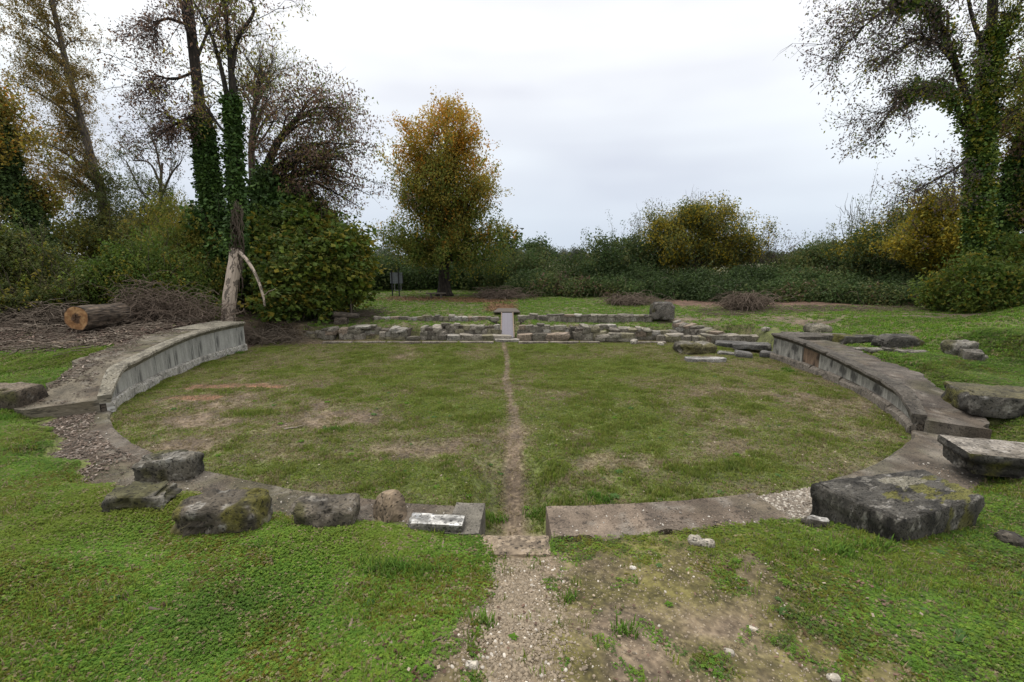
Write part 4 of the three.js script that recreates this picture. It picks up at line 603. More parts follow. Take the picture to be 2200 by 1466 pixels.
// behind and right of the golden tree
bush('hedge_bush', 'dark hedge closing the clearing behind the information board', { seed: 221, blobs: [[870, 596, 33, 70, 34, 2], [800, 590, 32, 60, 40], [960, 590, 34, 60, 34], [1010, 590, 33, 40, 36]], n: 2600, leaf: LEAF.mid, pal: PAL.dark.concat(PAL.bramble), s0: 1, s1: 1.8, stems: 8 });
bush('ivy_bush', 'ivy-clad column of leaves beyond the golden tree', { seed: 223, blobs: [[1075, 540, 34, 22, 50], [1068, 580, 34, 30, 40]], n: 700, leaf: LEAF.ivy, pal: PAL.dark, mat: ivyMat, s0: 1.6, s1: 2.6 });
bush('thicket_bush', 'rounded green thicket bush above the reddish brush pile', { seed: 225, blobs: [[1120, 580, 32, 55, 46], [1070, 600, 31, 50, 36], [1170, 600, 31, 45, 36]], n: 1800, leaf: LEAF.mid, color: (p, r) => pick(r() < .4 ? PAL.scrub : PAL.bramble, r), s0: .9, s1: 1.6, stems: 8 });
bush('dark_bush', 'broad dark evergreen bush between the far field and the yellow tree', { seed: 227, blobs: [[1320, 560, 30, 75, 56], [1380, 550, 31, 45, 55], [1260, 585, 29, 50, 32]], n: 2200, leaf: LEAF.mid, color: (p, r) => pick(r() < .75 ? PAL.dark : PAL.scrub, r), s0: .9, s1: 1.6, stems: 8, shoots: 12 });
tree('yellow_tree', 'bushy yellow-leaved tree rising out of the bramble bank', { seed: 231, trunk: [[1490, 640, 29], [1492, 570, 29], [1500, 510, 29], [1515, 460, 29]], r0: .16, r1: .04, lo: .15, blobs: [[1470, 520, 28.8, 65, 56], [1555, 500, 29, 65, 60], [1510, 485, 29.2, 60, 45], [1580, 530, 28.8, 45, 46], [1430, 510, 29, 35, 40]], nLimb: 60, nTwig: 8, twigLen: .9, leafy: .6, leaf: LEAF.mid, rise: .8, extra: 150, color: (p, r) => pick(r() < .5 ? PAL.yellow : PAL.scrub, r) });
bush('grey_shrub', 'grey-brown half-bare shrub between the yellow tree and a green thicket hump', { seed: 233, blobs: [[1645, 545, 29, 50, 48], [1600, 565, 29.5, 40, 40]], n: 420, leaf: LEAF.sparse, color: (p, r) => pick(r() < .5 ? PAL.purple : PAL.scrub, r), stems: 40, shoots: 30, stemMat: M.barkGrey });
bush('grey_shrub', 'sparse grey shrub showing between dark bush and yellow tree', { seed: 235, blobs: [[1405, 490, 33, 40, 42], [1500, 460, 33, 60, 28]], n: 420, leaf: LEAF.sparse, color: (p, r) => pick(r() < .5 ? PAL.purple : PAL.scrub, r), stems: 34, shoots: 16, stemMat: M.barkGrey });
bush('thicket_bush', 'low green thicket hump between grey shrub and yellow-tipped shrub', { seed: 237, blobs: [[1760, 565, 29, 70, 36], [1700, 590, 28, 50, 30], [1790, 550, 33, 50, 30]], n: 1700, leaf: LEAF.mid, color: (p, r) => pick(r() < .6 ? PAL.scrub : PAL.bramble, r), s0: .9, s1: 1.5 });
bush('dark_bush', 'dark shrub with yellow-tipped shoots in front of the ivy-covered twin tree', { seed: 239, blobs: [[1890, 545, 25, 75, 56], [1930, 500, 26, 45, 45], [1840, 560, 26, 50, 46], [1960, 560, 25, 60, 56]], n: 2600, leaf: LEAF.mid, color: (p, r) => pick(p.y > 3 && r() < .35 ? PAL.yellow : r() < .65 ? PAL.dark : PAL.scrub, r), stems: 20, shoots: 22 });
bush('grey_shrub', 'bare twiggy sapling tops above the yellow-tipped shrub', { seed: 241, blobs: [[1880, 460, 27, 60, 48], [1820, 500, 27, 35, 36]], n: 260, leaf: LEAF.sparse, color: (p, r) => pick(PAL.scrub, r), stems: 40, shoots: 30, stemMat: M.barkGrey });
tree('yellow_tree', 'small bright yellow tree tucked against the ivy-covered twin trunks', { seed: 243, trunk: [[2030, 640, 22], [2025, 560, 22], [2015, 480, 22]], r0: .1, r1: .03, lo: .1, blobs: [[2020, 480, 22, 48, 52], [2040, 550, 22, 50, 55], [1985, 530, 22, 36, 45]], nLimb: 40, nTwig: 7, twigLen: .7, leafy: .75, leaf: LEAF.mid, extra: 250, color: (p, r) => pick(r() < .8 ? PAL.yellow : PAL.olive, r) });
// right: the ivy-covered twin trunk with arching limbs
const limbs3 = [{ p: [[2100, 285, 19], [2070, 190, 18.6], [2035, 85, 18], [2000, 20, 17.4], [1960, 0, 17], [1920, 12, 16.6], [1875, 40, 16.5], [1835, 80, 16.4]], r: .15, e: .015, n: 44, len: 1.15, up: .1, ivy: 170 }, { p: [[2085, 290, 19], [2045, 215, 18.6], [2010, 192, 18], [1960, 200, 17.6], [1920, 230, 17.2], [1885, 280, 17]], r: .1, e: .015, n: 36, len: 1.0, up: .15, ivy: 160 }, { p: [[2060, 150, 18.5], [2000, 85, 18], [1940, 100, 17.6], [1880, 150, 17.3]], r: .07, e: .015, n: 24, len: .95, up: .15 }, { p: [[2035, 80, 18], [2035, 25, 18], [2020, 40, 18], [2010, 90, 18]], r: .06, n: 8 }, { p: [[2010, 30, 17.6], [1950, -40, 17], [1890, -40, 16.8], [1840, 0, 16.5]], r: .08, e: .015, n: 26, len: 1.0, up: .1 }, { p: [[2125, 200, 19.2], [2160, 60, 19.4], [2210, -20, 19.5]], r: .12, n: 16, len: 1.6, ivy: 120 }, { p: [[2085, 340, 19], [2040, 370, 18.6], [1985, 400, 18.3]], r: .06, n: 18, len: 1.2, up: -.2 }, { p: [[2120, 120, 19.2], [2090, 40, 19], [2070, -60, 19]], r: .1, n: 14, len: 1.6 }];
tree('ivy_tree', 'tall tree wrapped in bright ivy with limbs arching over the clearing', { seed: 251, trunk: [[2105, 690, 19], [2105, 560, 19], [2103, 420, 19], [2108, 300, 19], [2122, 180, 19.2], [2132, 40, 19.2], [2135, -120, 19.2]], r0: .29, r1: .14, flare: .3, bark: M.barkDark, limbBark: M.barkDark, limbs: limbs3, nLimb: 14, blobs: [[2150, 120, 19.5, 70, 120], [2100, 240, 19, 60, 90]], levels: 2, sub: 3, trop: 0, leafy: .42, leaf: LEAF.dead, extra: 90, color: (p, r) => pick(p.x > 17.5 || r() < .25 ? PAL.maple : PAL.purple, r), ivy: { n: 2100, t1: .8, thick: .2, pal: PAL.ivy.concat(PAL.green, PAL.maple) } });
tree('ivy_tree', 'second ivy-hung trunk half hidden behind the tall arching ivy tree', { seed: 253, trunk: [[2150, 690, 21], [2150, 560, 21], [2158, 460, 21], [2190, 340, 21], [2230, 200, 21]], r0: .4, r1: .12, bark: M.barkDark, lo: .3, blobs: [[2190, 330, 21, 60, 90], [2220, 450, 21, 70, 70], [2230, 180, 21, 60, 110]], nLimb: 40, nTwig: 8, leafy: .6, leaf: LEAF.mid, color: (p, r) => pick(r() < .5 ? PAL.maple : PAL.brown, r), ivy: { n: 1000, t1: .9, thick: .3 } });
bush('ivy_bush', 'spreading ivy and maple undergrowth at the foot of the twin trunks', { seed: 255, blobs: [[2120, 620, 17.6, 75, 60, 1.2], [2200, 640, 17, 60, 55], [2060, 630, 18.5, 50, 40], [2210, 560, 18, 50, 60]], n: 3000, leaf: LEAF.mid, color: (p, r) => pick(r() < .4 ? PAL.maple : PAL.green, r), stems: 20 });
{ // the bramble bank: one tangled mass
  const r = RNG(301), pts = [], B = [];
  for (let px = 1130; px < 2120; px += 26) { const u = (px - 1130) / 990, Z = lerp(27.5, 19.6, u ** 1.25), yb = lerp(632, 672, u ** .9); const low = sstep(1160, 1290, px); B.push([px, yb - 14 - 12 * hash(px, 1, 1), Z + hash(px, 5, 1) * .8, 34, 16 + 14 * hash(px, 2, 2), 1.1], [px, yb - 14 - (16 + 20 * hash(px, 3, 1)) * low, Z + 2.2, 34 + 14 * hash(px, 4, 1), 12 + (2 + 16 * hash(px, 6, 2)) * low, 1.4]); }
  const cs = Array.from({ length: 900 }, () => [inBlob(B, r, .8), .3 + r() * .4, r()]);
  for (let k = 0; k < 24000; k++) { const cc = cs[r() * 900 | 0], p = r() < .2 ? inBlob(B, r, .3) : cc[0].clone().add(V(r() + r() - 1, (r() + r() - 1) * .7, r() + r() - 1).multiplyScalar(cc[1] * 1.5)), h = height(p.x, -p.z); if (p.y < h + .04) p.y = h + .04 + r() * .25; const kd = fbm(p.x * .35, p.y * .5, p.z * .35, 3); pts.push([p, pick(kd < .42 ? PAL.dark : kd < .6 || r() < .4 ? PAL.bramble : r() < .8 ? PAL.scrub : PAL.brown, r)]); }
  for (let k = 0; k < 260; k++) { const p = inBlob(B, r, 1); for (let j = 0; j < 4; j++) { p.add(V((r() - .5) * .25, .16, (r() - .5) * .25)); pts.push([p.clone(), pick(PAL.bramble, r), .5]); } }
  const g = thing('bramble_bank', 'long bank of dark green brambles closing off the clearing', 'brambles'); leaves('foliage', pts, LEAF.bramble, leafMat, g, 302, .8, 1.5);
  const sb = new GB(); for (let k = 0; k < 420; k++) { const p = inBlob(B, r, .8), e = p.clone().add(V((r() - .5) * 2, -.3 - r() * .5, .4 + r() * .8)); sb.tube(path(p, e, 5, .2, r, .35), t => lerp(.012, .006, t), 3, false); } mesh('canes', sb.geo(), M.vine, g).userData.kind = 'stuff';
}
// far trees on the horizon
{ const r = RNG(401), L = [[1148, 545, 75, 20, 22, 'dark'], [1240, 553, 120, 14, 12], [1215, 556, 120, 18, 10], [1290, 554, 130, 30, 12], [1185, 556, 110, 20, 9], [1100, 552, 90, 26, 20], [1730, 553, 120, 26, 14], [1765, 545, 100, 26, 18], [1690, 556, 130, 24, 10], [125, 540, 90, 22, 20], [60, 545, 95, 40, 22], [290, 500, 60, 30, 28], [830, 560, 90, 40, 30], [1830, 545, 110, 40, 22], [2190, 540, 60, 50, 40], [1350, 555, 130, 40, 12], [1440, 552, 130, 50, 14], [1560, 552, 130, 50, 12], [1640, 555, 130, 40, 12]];
  L.forEach(([px, py, Z, rx, ry, pal], k) => tree('far_tree', pal ? 'dark bushy tree standing out on the far field edge' : 'small hazy tree in the far tree line', { seed: 410 + k, trunk: [[px, 562, Z], [px, py + ry * .4, Z], [px, py - ry * .5, Z]], r0: Z * .003, r1: Z * .001, lo: .3, blobs: [[px, py, Z, rx, ry], [px + rx * .4, py + ry * .2, Z, rx * .6, ry * .7]], nLimb: 14, nTwig: 3, twigLen: 1.4, leafy: .6, leaf: LEAF.far, extra: 160, color: (p, q) => pick(pal ? PAL.dark : PAL.far, q) }, pal ? undefined : 'far tree line')); }

// ---------------------------------------------------------------- felled wood
{
  const a = P(163, 684, 12.3), e = P(262, 675, 13.85), d = e.clone().sub(a), L = d.length(), g = thing('cut_log', 'thick felled log with rough bark and orange sawn end', 'log', V(a.x, height(a.x, -a.z), a.z)); const b = new GB(), R = .335, base = g.position, q = []; const r = RNG(6);
  const ax = d.clone().normalize(), up = V(0, 1, 0).addScaledVector(ax, -ax.y).normalize(), sd = ax.clone().cross(up);
  const ringP = (t, k, rr) => { const an = k / 40 * 6.28319, w = rr * (1 + (fbm(Math.cos(an) * 2 + 5, Math.sin(an) * 2, t * 2, 3) - .5) * .22); return a.clone().sub(base).addScaledVector(d, t).addScaledVector(up, Math.cos(an) * w).addScaledVector(sd, Math.sin(an) * w); };
  for (let j = 0; j <= 16; j++) for (let k = 0; k <= 40; k++) { const p = ringP(j / 16, k, R * (1 + (fbm(k * .8, j * .5, 3, 3) - .5) * .09)); b.v(p.x, p.y, p.z, k / 40 * 2, j / 16 * L); }
  for (let j = 0; j < 16; j++) for (let k = 0; k < 40; k++) { const o = j * 41 + k; b.quad(o, o + 41, o + 42, o + 1); } mesh('bark', b.geo(), M.logBark, g);
  for (const t of [0, 1]) {                                          // sawn ends: rings, cracks and a darker heart
    const f = new GB(), c = a.clone().sub(base).addScaledVector(d, t ? 1.002 : -.004); for (let j = 0; j <= 10; j++) for (let k = 0; k <= 40; k++) { const p = ringP(t, k, R * .985).sub(a).add(base).addScaledVector(d, t ? .002 : -.004).sub(d.clone().multiplyScalar(t ? 1.002 : -.004)); const pp = c.clone().addScaledVector(p.clone().addScaledVector(d, t ? 0 : 0), j / 10); pp.addScaledVector(ax, (fbm(k * .4, j * .6, 9, 3) - .5) * .05); f.v(pp.x, pp.y, pp.z, k / 10, j / 5); const n = fbm(Math.cos(k / 40 * 6.28) * j * .35, Math.sin(k / 40 * 6.28) * j * .35, 4, 4), c1 = j < 3 + n * 2 ? [.12, .065, .035] : mix3([.3, .15, .06], [.5, .29, .13], sstep(.35, .6, n)); f.c.push(...(j > 9 ? [.13, .08, .05] : c1)); }
    for (let j = 0; j < 10; j++) for (let k = 0; k < 40; k++) { const o = j * 41 + k; t ? f.quad(o, o + 41, o + 42, o + 1) : f.quad(o, o + 1, o + 42, o + 41); } tag(mesh('sawn_face', f.geo(), mat(C(1, 1, 1), { vertexColors: true, bumpMap: soilBump, bumpScale: .02 }), g), 'orange sawn end grain');
  }
  // log on a stone at the left end of the stage
  const s = gq(732, 697, .1); block('stone_block', 'squat brown stone block propping up the short grey log', 'stone', s, [.5, .3, .4], .05, { seed: 131, cell: .05, rough: .03, round: .04, color: weather([.18, .145, .115], [.1, .08, .065], OLIVE, .3, .2) });
  const l = new GB(), p0 = V(s.x - .32, s.y + .36, s.z + .05), p1 = V(s.x + .68, s.y + .3, s.z); l.tube(path(p0, p1, 8, .03, r), k => .105 + .012 * Math.sin(k * 17), 10); tag(mesh('short_log', l.geo(), M.barkGrey), 'short grey log laid across a stone block by the stage end', 'log');
}
function sticks(name, label, n, where, o = {}) {                      // a tangle of dead wood nobody could count
  const r = RNG(o.seed), b = new GB(); for (let k = 0; k < n; k++) { const p = where(r), L = (o.len ?? .8) * (.3 + r() * 1.1), a = r() * 6.283, e = p.clone().add(V(Math.cos(a) * L, (r() - .45) * (o.tilt ?? .3) * L, Math.sin(a) * L)); e.y = Math.max(e.y, height(e.x, -e.z) + .01); b.tube(path(p, e, 4, L * (o.bend ?? .16), r, (o.arch ?? 0) * L), (() => { const R = (o.rad ?? .014) * (.4 + r() * 1.2); return t => R * (1 - .6 * t); })(), 4, false); }
  return tag(mesh(name, b.geo(), o.mat || M.twig), label, o.cat || 'brushwood', null, 'stuff');
}
const heap = (px, py, Z, rx, ry, rz) => (r) => { const s = hash(px, py, r() * 5 | 0), s2 = hash(py, px, r() * 5 | 0); const kx = .45 + .75 * s, ky = .3 + .8 * s2, ox = (s - .5) * rx * 1.1, oz = (s2 - .5) * rz; let d = V(r() * 2 - 1, r(), r() * 2 - 1); while (d.lengthSq() > 1) d = V(r() * 2 - 1, r(), r() * 2 - 1); const c = P(px, py, Z), g = height(c.x, -c.z); return V(c.x + d.x * rx * kx + ox, g + d.y * ry * ky, c.z + d.z * rz * kx + oz); };
const field = (x0, x1, z0, z1, h = .1) => r => { const x = lerp(x0, x1, r()), z = lerp(z0, z1, r()); return V(x, height(x, -(-z)) + r() * r() * h, -z); };
sticks('brush_heap', 'dark tangled heap of dry vines behind the cut log', 1300, heap(350, 680, 14.6, 1.6, 1.35, .8), { seed: 501, len: .7, rad: .009, arch: .2, bend: .3, tilt: .8, mat: M.vine, cat: 'brush heap' });
sticks('brush_heap', 'heaped brown sticks between the hedge shrub and the sawn log end', 700, heap(50, 690, 13.2, 1.6, .8, .6), { seed: 519, len: .6, rad: .012, arch: .1, bend: .25, tilt: .6, mat: M.twig, cat: 'brush heap' });
sticks('brush_heap', 'grey heap of thin branches at the end of the pale podium wall', 420, heap(575, 710, 15.6, 1.0, .45, .6), { seed: 503, len: .8, rad: .008, arch: .15, tilt: .6, mat: M.twig, cat: 'brush heap' });
sticks('wood_debris', 'brown sticks and bark scattered round the cut log', 1500, field(-15, -9.9, 10.4, 14.5, .22), { seed: 505, len: .45, rad: .011, tilt: .25, mat: M.twig });
sticks('wood_debris', 'pale snapped twigs scattered among the brown debris near the log', 300, field(-14, -9.9, 10.6, 14.5, .25), { seed: 507, len: .4, rad: .012, tilt: .25, mat: M.twigGrey });
sticks('brush_heap', 'reddish pile of cut branches in front of the thicket past the golden tree', 700, heap(1068, 632, 25.5, 1.5, .75, .9), { seed: 509, len: .8, rad: .012, arch: .1, tilt: .5, mat: M.vine, cat: 'brush heap' });
sticks('brush_heap', 'brown heap of dead canes at the foot of the bramble bank', 600, heap(1355, 660, 22.6, 1.2, .6, .7), { seed: 511, len: .8, rad: .011, arch: .2, tilt: .6, mat: M.vine, cat: 'brush heap' });
sticks('brush_heap', 'large fan of dead brown canes spilling from the bramble bank', 800, heap(1608, 675, 20.2, 1.2, .8, .7), { seed: 513, len: .8, rad: .011, arch: .25, tilt: .7, mat: M.vine, cat: 'brush heap' });
sticks('wood_debris', 'strip of brown cut stalks along the bramble edge', 1100, field(8, 21, 18.6, 20.4, .12), { seed: 515, len: .5, rad: .009, tilt: .2, mat: M.vine });
sticks('wood_debris', 'dark dead stalks under the maple bush', 420, field(-7.6, -5.4, 17.4, 19.6, .3), { seed: 517, len: .6, rad: .01, tilt: .5, mat: M.twig });
{ // single branches that stand out
  const r = RNG(61), L = [[[70, 742], [182, 741], .035, 'long pale bent branch lying in front of the wood debris'], [[20, 765], [75, 735], .02, 'thin dark branch on the grass edge of the debris'], [[305, 695], [345, 680], .03, 'pale stub of branch lying by the brush heap'], [[290, 735], [255, 722], .018, 'short grey stick on the walk edge'], [[100, 665], [200, 672], .022, 'dark straight branch poking out beside the sawn end'], [[610, 925], [650, 918], .018, 'dry stick lying on the worn lawn'], [[225, 960], [265, 953], .02, 'pale stick among bark chips on the low walk'], [[752, 1358], [757, 1330], .014, 'pale peeled piece of wood in the clover'], [[950, 1180], [953, 1166], .012, 'small pale stick below the marble block'], [[320, 1312], [350, 1316], .013, 'curled dark bark piece in the clover'], [[905, 1395], [965, 1365], .006, 'thin dark twig near the gravel path']];
  for (const [a, b, R, lab] of L) { const p = onGround(...a), q = onGround(...b); p.y += R * 1.1; q.y += R * 1.3; const t = new GB(); t.tube(path(p, q, 7, p.distanceTo(q) * .06, r), k => R * (1 - .45 * k) * (1 + .2 * Math.sin(k * 19)), 7); tag(mesh('fallen_branch', t.geo(), /pale|dry/.test(lab) ? (/wood|small pale/.test(lab) ? M.railWood : M.twigGrey) : M.twig), lab, 'branch'); }
}
// ---------------------------------------------------------------- small stuff: grass, clover, pebbles, chips, leaf litter
function scatter(name, label, cat, geo, m, list) {
  const im = new THREE.InstancedMesh(geo, m, list.length), mt = new THREE.Matrix4(), q = new THREE.Quaternion(), e = new THREE.Euler(), c = new THREE.Color(), p = V(), s = V();
  list.forEach(([x, y, z, ry, sx, sy, sz, col, tx = 0, tz = 0], i) => { e.set(tx, ry, tz); q.setFromEuler(e); mt.compose(p.set(x, y, z), q, s.set(sx, sy, sz)); im.setMatrixAt(i, mt); im.setColorAt(i, c.setRGB(...col)); });
  im.name = numbered(name); im.castShadow = im.receiveShadow = true; scene.add(im); return tag(im, label, cat, null, 'stuff');
}
function tuftGeo(n, seed, spread, hgt, wid) { const r = RNG(seed), b = new GB(); for (let k = 0; k < n; k++) { const a = r() * 6.283, R = spread * Math.sqrt(r()), x = Math.cos(a) * R, z = Math.sin(a) * R, h = hgt * (.5 + r() * .8), la = r() * 6.283, ln = h * (.2 + r() * .9), w = wid * (.7 + r() * .6), sx = Math.sin(la) * w / 2, sz = -Math.cos(la) * w / 2, mx = x + Math.cos(la) * ln * .35, mz = z + Math.sin(la) * ln * .35; const i = [b.v(x - sx, 0, z - sz), b.v(x + sx, 0, z + sz), b.v(mx + sx * .8, h * .6, mz + sz * .8), b.v(mx - sx * .8, h * .6, mz - sz * .8), b.v(x + Math.cos(la) * ln, h * .95, z + Math.sin(la) * ln)]; b.quad(i[0], i[1], i[2], i[3]); b.tri(i[3], i[2], i[4]); } return flat(b.geo()); }
function cloverGeo(n, seed) { const r = RNG(seed), b = new GB(); for (let k = 0; k < n; k++) { const a = r() * 6.283, R = .05 * Math.sqrt(r()), x = Math.cos(a) * R, z = Math.sin(a) * R, h = .012 + r() * .028, t = r() * 6.283, tilt = (r() - .5) * .7; for (let j = 0; j < 3; j++) { const d = t + j * 2.09, l = .012 * (.7 + r() * .6), w = l * .55, cx = Math.cos(d), sz = Math.sin(d), y = q => h + q * tilt; const i = [b.v(x, h, z), b.v(x + cx * l * .7 - sz * w, y(l * cx), z + sz * l * .7 + cx * w), b.v(x + cx * l * 1.15, y(l * cx * 1.2) - .002, z + sz * l * 1.15), b.v(x + cx * l * .7 + sz * w, y(l * cx), z + sz * l * .7 - cx * w)]; b.tri(i[0], i[1], i[2]); b.tri(i[0], i[2], i[3]); } } return flat(b.geo()); }
const GC = [[.13, .245, .03], [.155, .275, .036], [.1, .2, .028], [.19, .28, .038], [.135, .225, .034]], GL = [[.155, .23, .03], [.185, .25, .034], [.125, .2, .026], [.22, .24, .046], [.17, .225, .03]], STRAW = [[.3, .25, .14], [.25, .2, .115]];
{
  const r = RNG(601), clover = [], lawnT = [], farT = [], tall = [], pebbles = [], chips = [], litter = [], rock = [];
  const blocked = d => d > -.01 && d < 1.16;                          // the ring walk stays bare
  for (let k = 0; k < 350000; k++) {                                  // clover and short herbs in front and at the sides
    const z = 1.1 + 9.6 * r() ** 1.25, x = (r() * 2 - 1) * (1.25 * z + .9); if (Math.abs(x) > 13.5) continue; const c = cover(x, z); const hy = height(x, z); if (c.d < ringW(x, z) + (r() - .6) * .12 && (hy < .345 || !lowRing(x, z) || c.d < .2) || r() > c.g * 1.15) continue;
    const s = .48 + r() * .5 + .3 * sstep(5, 9, z), lush = sstep(.5, .7, fbm(x * 1.1, z * 1.1, 71, 3)); let col = pick(GC, r); if (c.moss > .4 && r() < .5) col = [.13 * (.8 + r() * .4), .13 * (.8 + r() * .4), .02]; const tone = fbm(x * .7, z * .7, 81, 4); col = mix3(col, tone > .5 ? [.17, .2, .03] : [.06, .12, .022], Math.abs(tone - .5) * 2.4); if (r() < .1) col = pick(STRAW, r); if (r() < .015) col = [.12, .075, .045];
    if (x > -.2 && r() < .25) col = mix3(col, [.07, .1, .04], .6);
    clover.push([x, height(x, z) - .004, -z, r() * 6.28, s, s * (.7 + lush * 1.3) * (x > -.2 ? .7 : 1), s, col]);
  }
  for (let k = 0; k < 230000; k++) {                                  // lawn
    const z = 4.4 + 11.8 * r() ** .9, x = -8.9 + 17.2 * r(); const [d] = inside(x, z); if (d > -.02) continue; const c = cover(x, z); const dry = r() > c.g; if (r() > c.g * .95 + .16) continue;
    const s = .7 + r() * .6, h = .55 + 1.0 * sstep(.45, .75, c.n2) * c.g; lawnT.push([x, height(x, z) - .004, -z, r() * 6.28, s, s * h, s, dry ? pick(STRAW, r) : mix3(pick(GL, r), pick(STRAW, r), .35 * r())]);
  }
  for (let k = 0; k < 150000; k++) {                                   // grass behind the stage and on the banks
    const z = 9 + 24 * r(), x = (r() * 2 - 1) * (1.2 * z + 1); if (Math.abs(x) > 26) continue; const c = cover(x, z); if ((c.d < 1.06 && z < 15.6) || c.d < .3 || (z < 15.9 && Math.abs(x) < 7) || r() > c.g) continue;
    const s = .9 + r() * .8; farT.push([x, height(x, z) - .01, -z, r() * 6.28, s, s * .7, s, pick(r() < .88 ? GC : STRAW, r)]);
  }
  const mixT = [], weeds = [];
  for (let k = 0; k < 90000; k++) { const z = 1.1 + 9 * r() ** 1.3, x = (r() * 2 - 1) * (1.25 * z + .9); if (Math.abs(x) > 13.5) continue; const c = cover(x, z), pt = sstep(.42, .62, fbm(x * 1.9, z * 1.9, 91, 3)); if (c.d < ringW(x, z) + (r() - .7) * .15 || r() > (c.g + .08) * (.12 + .8 * pt)) continue; const s = .5 + r() * .8; mixT.push([x, height(x, z) - .004, -z, r() * 6.28, s, s * (.7 + r() * .6), s, r() < .16 ? pick(STRAW, r) : pick(GL, r)]); }
  for (let k = 0; k < 900; k++) { const z = 1.3 + 12 * r() ** 1.2, x = (r() * 2 - 1) * (1.15 * z + .6), c = cover(x, z); if (Math.abs(x) > 12 || c.d > -.05 && c.d < ringW(x, z) + .05 || r() > c.g * .7 + .12) continue; const s = .4 + r() * r() * .7; weeds.push([x, height(x, z) + .004, -z, r() * 6.28, s, s * (.6 + r() * .8), s, r() < .4 ? [.11, .2, .06] : [.13, .25, .03]]); }
  const tufts = [[1345, 1180, 1], [1290, 1075, .5], [845, 1225, 1.2], [930, 1220, .8], [545, 1120, 2], [590, 1110, 1], [600, 1160, 1.2], [690, 1150, 1], [1225, 1290, .1], [1350, 1360, .12], [1045, 1340, .12], [1160, 1110, .5], [1060, 1120, .4], [1620, 1150, 1], [1690, 1180, 1], [1780, 1180, 1], [1800, 1138, 1.4], [1840, 1165, 1.2], [1560, 1140, .6], [60, 890, 1.6], [10, 900, 1.2], [720, 925, .3], [1690, 795, .5], [1700, 800, .4], [515, 760, .5], [480, 765, .4], [1480, 770, .4]];
  for (const [px, py, a] of tufts) { const q = onGround(px, py); for (let k = 0; k < 46 * a; k++) { const x = q.x + (r() + r() - 1) * .28 * Math.sqrt(a), z = -q.z + (r() + r() - 1) * .16 * Math.sqrt(a), d = inside(x, z)[0]; if (blocked(d) && z < 15) continue; const s = .9 + r() * .8; tall.push([x, height(x, z) - .005, -z, r() * 6.28, s, s, s, mix3(pick(GC, r), [.06, .12, .03], .3)]); } }
  scatter('clover', 'low green clover and herbs covering the ground before the ring', 'clover', cloverGeo(9, 11), grassMat, clover);
  scatter('grass', 'short worn grass of the orchestra lawn', 'grass', tuftGeo(11, 12, .055, .04, .008), grassMat, lawnT);
  scatter('grass', 'grass of the banks and of the clearing behind the stage', 'grass', tuftGeo(12, 13, .07, .06, .012), grassMat, farT);
  scatter('grass', 'longer dark grass tufts and weeds along the stones', 'grass', tuftGeo(9, 14, .05, .055, .009), grassMat, tall);
  scatter('grass', 'thin grass blades mixed into the clover', 'grass', tuftGeo(8, 15, .05, .045, .006), grassMat, mixT);
  { const b = new GB(), q = RNG(17); for (let k = 0; k < 8; k++) { const a = k / 8 * 6.28 + q() * .5, l = .045 + q() * .04, w = .014 + q() * .008, cx = Math.cos(a), sz = Math.sin(a), P4 = [[.1, 0, .006], [.5, w, .02 + q() * .02], [1, 0, .012], [.5, -w, .02]].map(([t, o, y]) => b.v(cx * l * t - sz * o, y, sz * l * t + cx * o)); b.tri(P4[0], P4[1], P4[2]); b.tri(P4[0], P4[2], P4[3]); } scatter('weeds', 'broad-leaved weed rosettes dotted through the turf', 'weeds', flat(b.geo()), grassMat, weeds); }
  // gravel path and stony soil
  for (let k = 0; k < 46000; k++) {
    const z = 1.2 + 3.1 * r(), onP = r() < .42, x = onP ? gravX(z) + (r() + r() + r() - 1.5) * .34 : -1.1 + 5.4 * r(); const c = cover(x, z); if (c.d < ringW(x, z) + .02 && Math.abs(x) > .3 || z > 3.66) continue; if (!onP && r() > (1 - c.g) * (x > -.3 ? .8 : .3)) continue;
    const s = (.0028 + .008 * r() ** 4) * (onP ? 1.1 : .85), b = .7 + r() * .6; pebbles.push([x, height(x, z) + s * .05, -z, r() * 6.28, s * (1 + r() * .6), s * .8, s, r() < .05 ? [.5 * b, .45 * b, .38 * b] : [.25 * b, .2 * b, .14 * b], r() * .6, r() * .6]);
  }
  const patch = sC + .1; for (let k = 0; k < 5200; k++) { const f = ringAt(lerp(sC, sD + .42, r())), d = .03 + r() * .7, s = .005 + .012 * r() ** 2, b = .7 + r() * .6; pebbles.push([f.p.x + f.n.x * d, RT - .05 + s * .3, f.p.z + f.n.z * d, r() * 6.28, s * 1.5, s * .8, s, r() < .25 ? [.42 * b, .38 * b, .32 * b] : [.22 * b, .185 * b, .145 * b], r() * .6, r() * .6]); }
  for (let k = 0; k < 4200; k++) { const sL = lerp(S_LEND, S_REND, r()), f = ringAt(sL); if (sL > S_GAPL - .02 && sL < S_GAPR + .02) continue; const W = ringW(f.p.x, Math.min(6.5, -f.p.z)), d = .04 + (W - .06) * Math.sqrt(r()), s = .0025 + .007 * r() ** 4, b = .6 + r() * .7; pebbles.push([f.p.x + f.n.x * d, RT - .012 + s * .3, f.p.z + f.n.z * d, r() * 6.28, s * 1.6, s * .8, s, r() < .2 ? [.5 * b, .46 * b, .4 * b] : [.2 * b, .155 * b, .115 * b], r() * .6, r() * .6]); }
  const peb = new THREE.IcosahedronGeometry(1, 1); { const p = peb.attributes.position; for (let k = 0; k < p.count; k++) { const x = p.getX(k), y = p.getY(k), z = p.getZ(k), n = .75 + .5 * fbm(x * 1.5 + 5, y * 1.5, z * 1.5, 2); p.setXYZ(k, x * n, y * n, z * n); } peb.computeVertexNormals(); }
  scatter('gravel', 'tan and white gravel of the path and stony soil', 'gravel', peb, pebbleMat, pebbles);
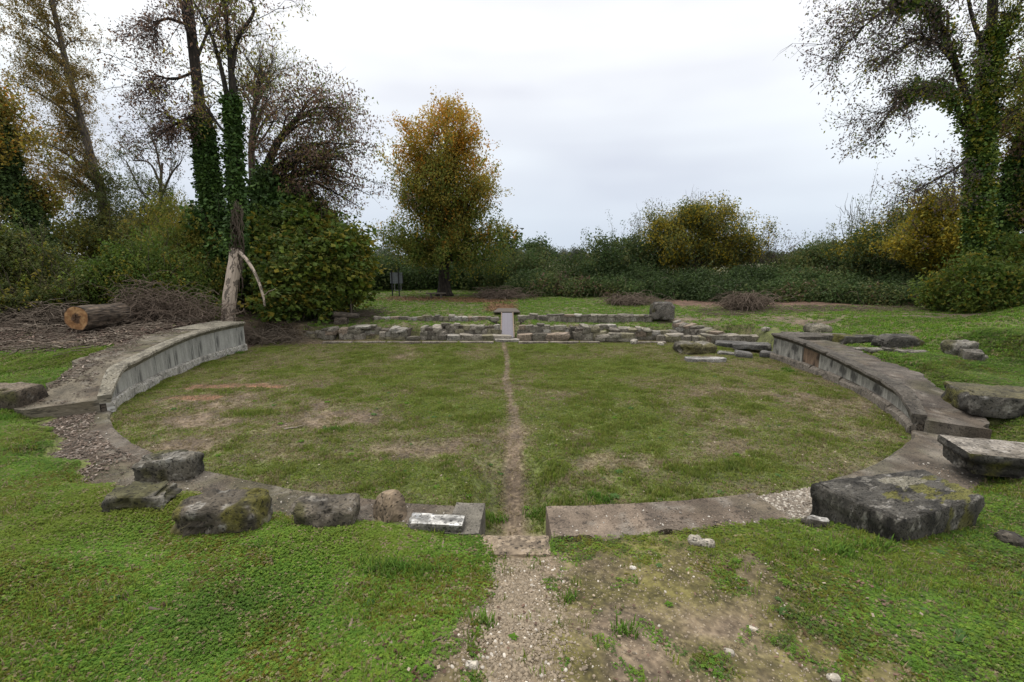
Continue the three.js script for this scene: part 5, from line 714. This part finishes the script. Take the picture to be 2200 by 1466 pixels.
  // bark chips on the left walks
  for (let k = 0; k < 6500; k++) {
    const lower = r() < .62, s = lower ? lerp(S_LEND, S_LEND + 3.2, r() ** 1.2) : lerp(1.5, S_LEND - .1, r()), f = ringAt(s), d = lower ? .2 + .75 * r() : lerp(.35, 1.1, Math.sqrt(r())); if (fbm((f.p.x + f.n.x * d) * 2, (f.p.z + f.n.z * d) * 2, 5, 4) + (r() - .5) * .35 < (lower ? .44 : .5)) continue;
    const y = lower ? RT - .015 : walkTop(true, s) + .004, L = .012 + .035 * r() ** 2.5, b = .5 + r() * .8; chips.push([f.p.x + f.n.x * d, y + .006 + r() * .008, f.p.z + f.n.z * d, r() * 6.28, L * 1.5, .006, L * .55, r() < .25 ? [.28 * b, .23 * b, .19 * b] : [.13 * b, .095 * b, .07 * b], (r() - .5) * .5, (r() - .5) * .5]);
  }
  for (let k = 0; k < 7000; k++) { const x = lerp(-15, -9.8, r()), z = lerp(10.2, 15, r()); if (cover(x, z).g > .5) continue; const L = .03 + .07 * r() ** 2, b = .5 + r() * .9; chips.push([x, height(x, z) + .01 + r() * .03, -z, r() * 6.28, L * 1.6, .008, L * .5, r() < .15 ? [.3 * b, .23 * b, .17 * b] : [.12 * b, .08 * b, .06 * b], (r() - .5) * .7, (r() - .5) * .7]); }
  scatter('bark_chips', 'brown bark chips strewn over the walk and by the log', 'bark chips', new THREE.BoxGeometry(1, 1, 1), pebbleMat, chips);
  // fallen leaves
  for (let k = 0; k < 6000; k++) { const [cx, cz, rx, rz] = litterP[r() * 3 | 0], x = cx + (r() + r() - 1) * rx * 1.1, z = cz + (r() + r() - 1) * rz * 1.1, b = .6 + r() * .8; litter.push([x, height(x, z) + .015 + r() * .03, -z, r() * 6.28, .05, .004, .04, [.17 * b, .095 * b, .045 * b], (r() - .5), (r() - .5)]); }
  for (let k = 0; k < 3500; k++) { const z = 1.5 + 14 * r(), x = (r() * 2 - 1) * (1.1 * z); const d = inside(x, z)[0]; if (blocked(d)) continue; const b = .6 + r() * .9; litter.push([x, height(x, z) + .02, -z, r() * 6.28, .012 + r() * .016, .003, .01 + .01 * r(), r() < .3 ? [.3 * b, .24 * b, .18 * b] : [.13 * b, .08 * b, .055 * b], (r() - .5), (r() - .5)]); }
  scatter('fallen_leaves', 'brown leaf litter under the golden tree and across the grass', 'leaf litter', new THREE.BoxGeometry(1, 1, 1), pebbleMat, litter);
  console.log('instances', clover.length, lawnT.length, farT.length, tall.length, pebbles.length, chips.length, litter.length);
}
renderer.render(scene, camera);
